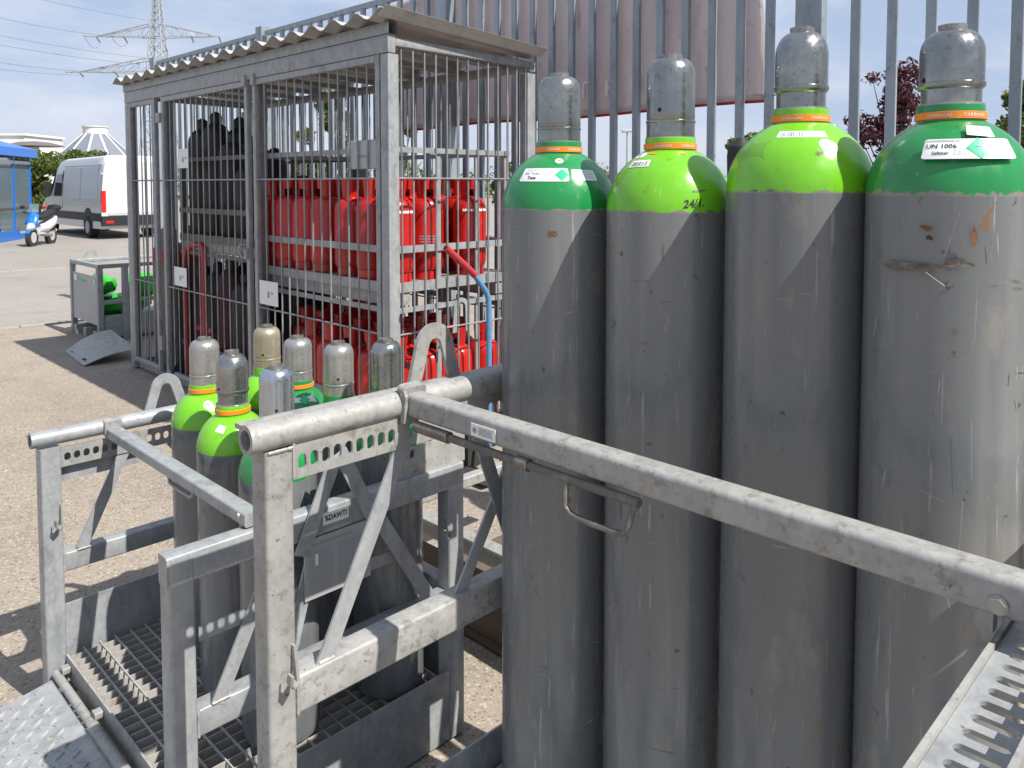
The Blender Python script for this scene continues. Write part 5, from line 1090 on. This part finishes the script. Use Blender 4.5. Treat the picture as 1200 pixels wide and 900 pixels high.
wires = (((57.71, 178.52, 31.0), (26.04, 146.2, 28.09)), ((65.07, 171.33, 34.04), (26.21, 146.36, 32.41)), ((64.4, 171.41, 26.24), (25.94, 146.09, 25.17)), ((62.85, 172.87, 25.0), (25.88, 146.04, 23.68)), ((58.4, 177.21, 23.23), (25.77, 145.93, 20.71)), ((55.0, 180.58, 22.7), (25.73, 145.89, 19.63)))
for i, (p, q) in enumerate(wires):
    p, q = Vector(p), Vector(q); q = p + (q - p) * 1.6; o = MB().tube([p.lerp(q, t / 12) - Vector((0, 0, 1.2 * 4 * (t / 12) * (1 - t / 12))) for t in range(13)], .045, 4).obj('overhead_wire', M['wire'], None, 0)
    tag(o, ['highest but one power line leaving the upper crossarm to the left', 'topmost power line running from the pylon peak', 'third power line from the top, crossing the sky at the left', 'fourth power line from the top, crossing the sky at the left', 'second lowest power line, ending on the lower crossarm', 'lowest power line, reaching the tip of the lower crossarm'][i], 'power line', 'power lines running left from the pylon')
for i, (a, d, dz) in enumerate(((.98, (2.6, 1.2), -2.8), (.55, (1.8, 1.0), -2.2))):
    pt = pc - ax_ * 12.8 * a + Vector((0, 0, 30.6)); MB().tube([pt + Vector((-3.0, -2.0, -.6)) * (1 - t / 8) + Vector((1.8, 2.9, -.6)) * (t / 8) + Vector((0, 0, dz * 4 * (t / 8) * (1 - t / 8) * .6)) for t in range(9)], .05, 4).obj('jumper_wire', M['wire'], PY, 0)
LM = thing('lamp_post', 'thin distant lamp post seen between the two left tall cylinders', 'lamp post', (48.8, 36.35, G))
MB().rod((48.8, 36.35, G), (48.8, 36.35, 3.9), .09, 8, .06).obj('pole', M['pyl'], LM); MB().beam((48.5, 36.6, 4.0), (49.1, 36.1, 4.05), .35, .22, r=.05, seg=2).obj('lamp_head', M['sheet'], LM)

# ================================================================= TREES
import numpy as np
def leaves(name, blobs, n, size, m, parent, seed, fill=.75):
    r_ = np.random.RandomState(seed); w = np.array([b[3] * b[4] * b[5] for b in blobs]) ** .67; w /= w.sum(); idx = r_.choice(len(blobs), n, p=w)
    B = np.array(blobs)[idx]; d = r_.normal(size=(n, 3)); d /= np.linalg.norm(d, axis=1)[:, None]; rad = fill + (1.04 - fill) * r_.rand(n, 1) ** .8
    rad = np.where(r_.rand(n, 1) < .25, r_.rand(n, 1), rad)
    # clumps: pull leaves to clump centres
    c = B[:, :3] + d * rad * B[:, 3:6]
    a = r_.normal(size=(n, 3)); a /= np.linalg.norm(a, axis=1)[:, None]; t = np.cross(a, r_.normal(size=(n, 3))); t /= np.linalg.norm(t, axis=1)[:, None]
    s = size * (.6 + .8 * r_.rand(n, 1)); v = np.stack([c - a * s, c - t * s * .45, c + a * s, c + t * s * .45], 1).reshape(-1, 3)
    me = bpy.data.meshes.new(name); me.from_pydata(v.tolist(), [], [(4 * i, 4 * i + 1, 4 * i + 2, 4 * i + 3) for i in range(n)]); me.materials.append(m)
    return link(name, me, parent)
def tree(label, base, top, spread, m, seed, nleaf, lsize, zlow, nblob=14, trunk_r=.08, group=None, sparse=False, name='leafy_tree'):
    r_ = random.Random(seed); t = thing(name, label, 'tree', (base[0], base[1], G), group); H = top - G; b = MB(); bb = Vector((base[0], base[1], G))
    tip = bb + Vector((r_.uniform(-.1, .1) * spread, r_.uniform(-.1, .1) * spread, H * .8)); mid = bb.lerp(tip, .5) + Vector((r_.uniform(-.1, .1), r_.uniform(-.1, .1), 0))
    b.tube([bb, mid, tip], [trunk_r, trunk_r * .7, trunk_r * .25], 8); blobs = []
    for i in range(nblob):
        a = r_.uniform(0, 2 * pi); q = sqrt(r_.random()) * spread * .78; z = r_.uniform(zlow + .1 * (top - zlow), top - .18 * (top - zlow)); q *= 1 - .55 * max(0, (z - zlow) / (top - zlow) - .45) / .55
        c = Vector((base[0] + q * cos(a), base[1] + q * sin(a), z)); s_ = spread * r_.uniform(.22, .42); blobs.append((*c, s_, s_, s_ * r_.uniform(.55, .85)))
        st = mid.lerp(tip, r_.random()); st = bb.lerp(tip, min(.95, max(.3, (z - G) / H * .75))); b.tube([st, st.lerp(c, .55) + Vector((0, 0, -.05 * spread)), c], [trunk_r * .35, trunk_r * .2, trunk_r * .08], 5)
    b.obj('trunk', M['bark'], t); leaves('crown', blobs, nleaf, lsize, m, t, seed, .55 if not sparse else .1)
    return t
tree('olive green tree between the blue shelter and the white van', (12.9, 50.5), 2.6, 1.9, M['leafy'], 3, 9000, .11, -1.4, 22)
tree('dark green tree behind the roof of the white van', (15.8, 52), 2.3, 2.2, M['leaf'], 4, 9000, .12, -1.2, 22)
tree('green tree seen through the right door of the cage', (7.75, 12.2), 1.95, .75, M['leafy'], 5, 5000, .05, -.2, 16)
tree('second green tree seen through the cage beside the document box', (8.5, 11.35), 1.45, .45, M['leafy'], 15, 2600, .05, -.1, 10)
tree('small green tree seen between the second and third tall cylinders', (23.05, 12.45), 1.95, .75, M['leaf'], 6, 3500, .07, .3, 12)
tree('slim tree top peeking beside the cap of the third tall cylinder', (24.9, 10.75), 2.4, .5, M['leaf'], 7, 1600, .07, .8, 8)
tree('low bushy tree seen at the right corner of the cage', (17.7, 17.75), .9, .6, M['leafy'], 8, 2500, .07, -.8, 10)
tree('plum tree with thin dark red foliage beyond the fence', (12.58, 4.42), 2.45, .74, M['leafr'], 9, 6500, .042, -.6, 44, .05, sparse=True)
tree('large green tree at the right edge beyond the fence', (16.7, 3.1), 2.15, 1.25, M['leafy'], 10, 14000, .06, -1.0, 30)
blobs = []
r_ = random.Random(5)
for i in range(170):
    a = radians(-14 + 118 * i / 170); d = 95 + r_.uniform(-8, 12); h = r_.uniform(.8, 2.6) ; blobs.append((d * cos(a), d * sin(a), G + h * .8, r_.uniform(1.5, 3.2), r_.uniform(1.5, 3.2), h))
wd = leaves('distant_trees', blobs, 30000, .28, M['leaf'], None, 12, .6); tag(wd, 'low dark band of distant trees along the horizon', 'trees', None, 'stuff')
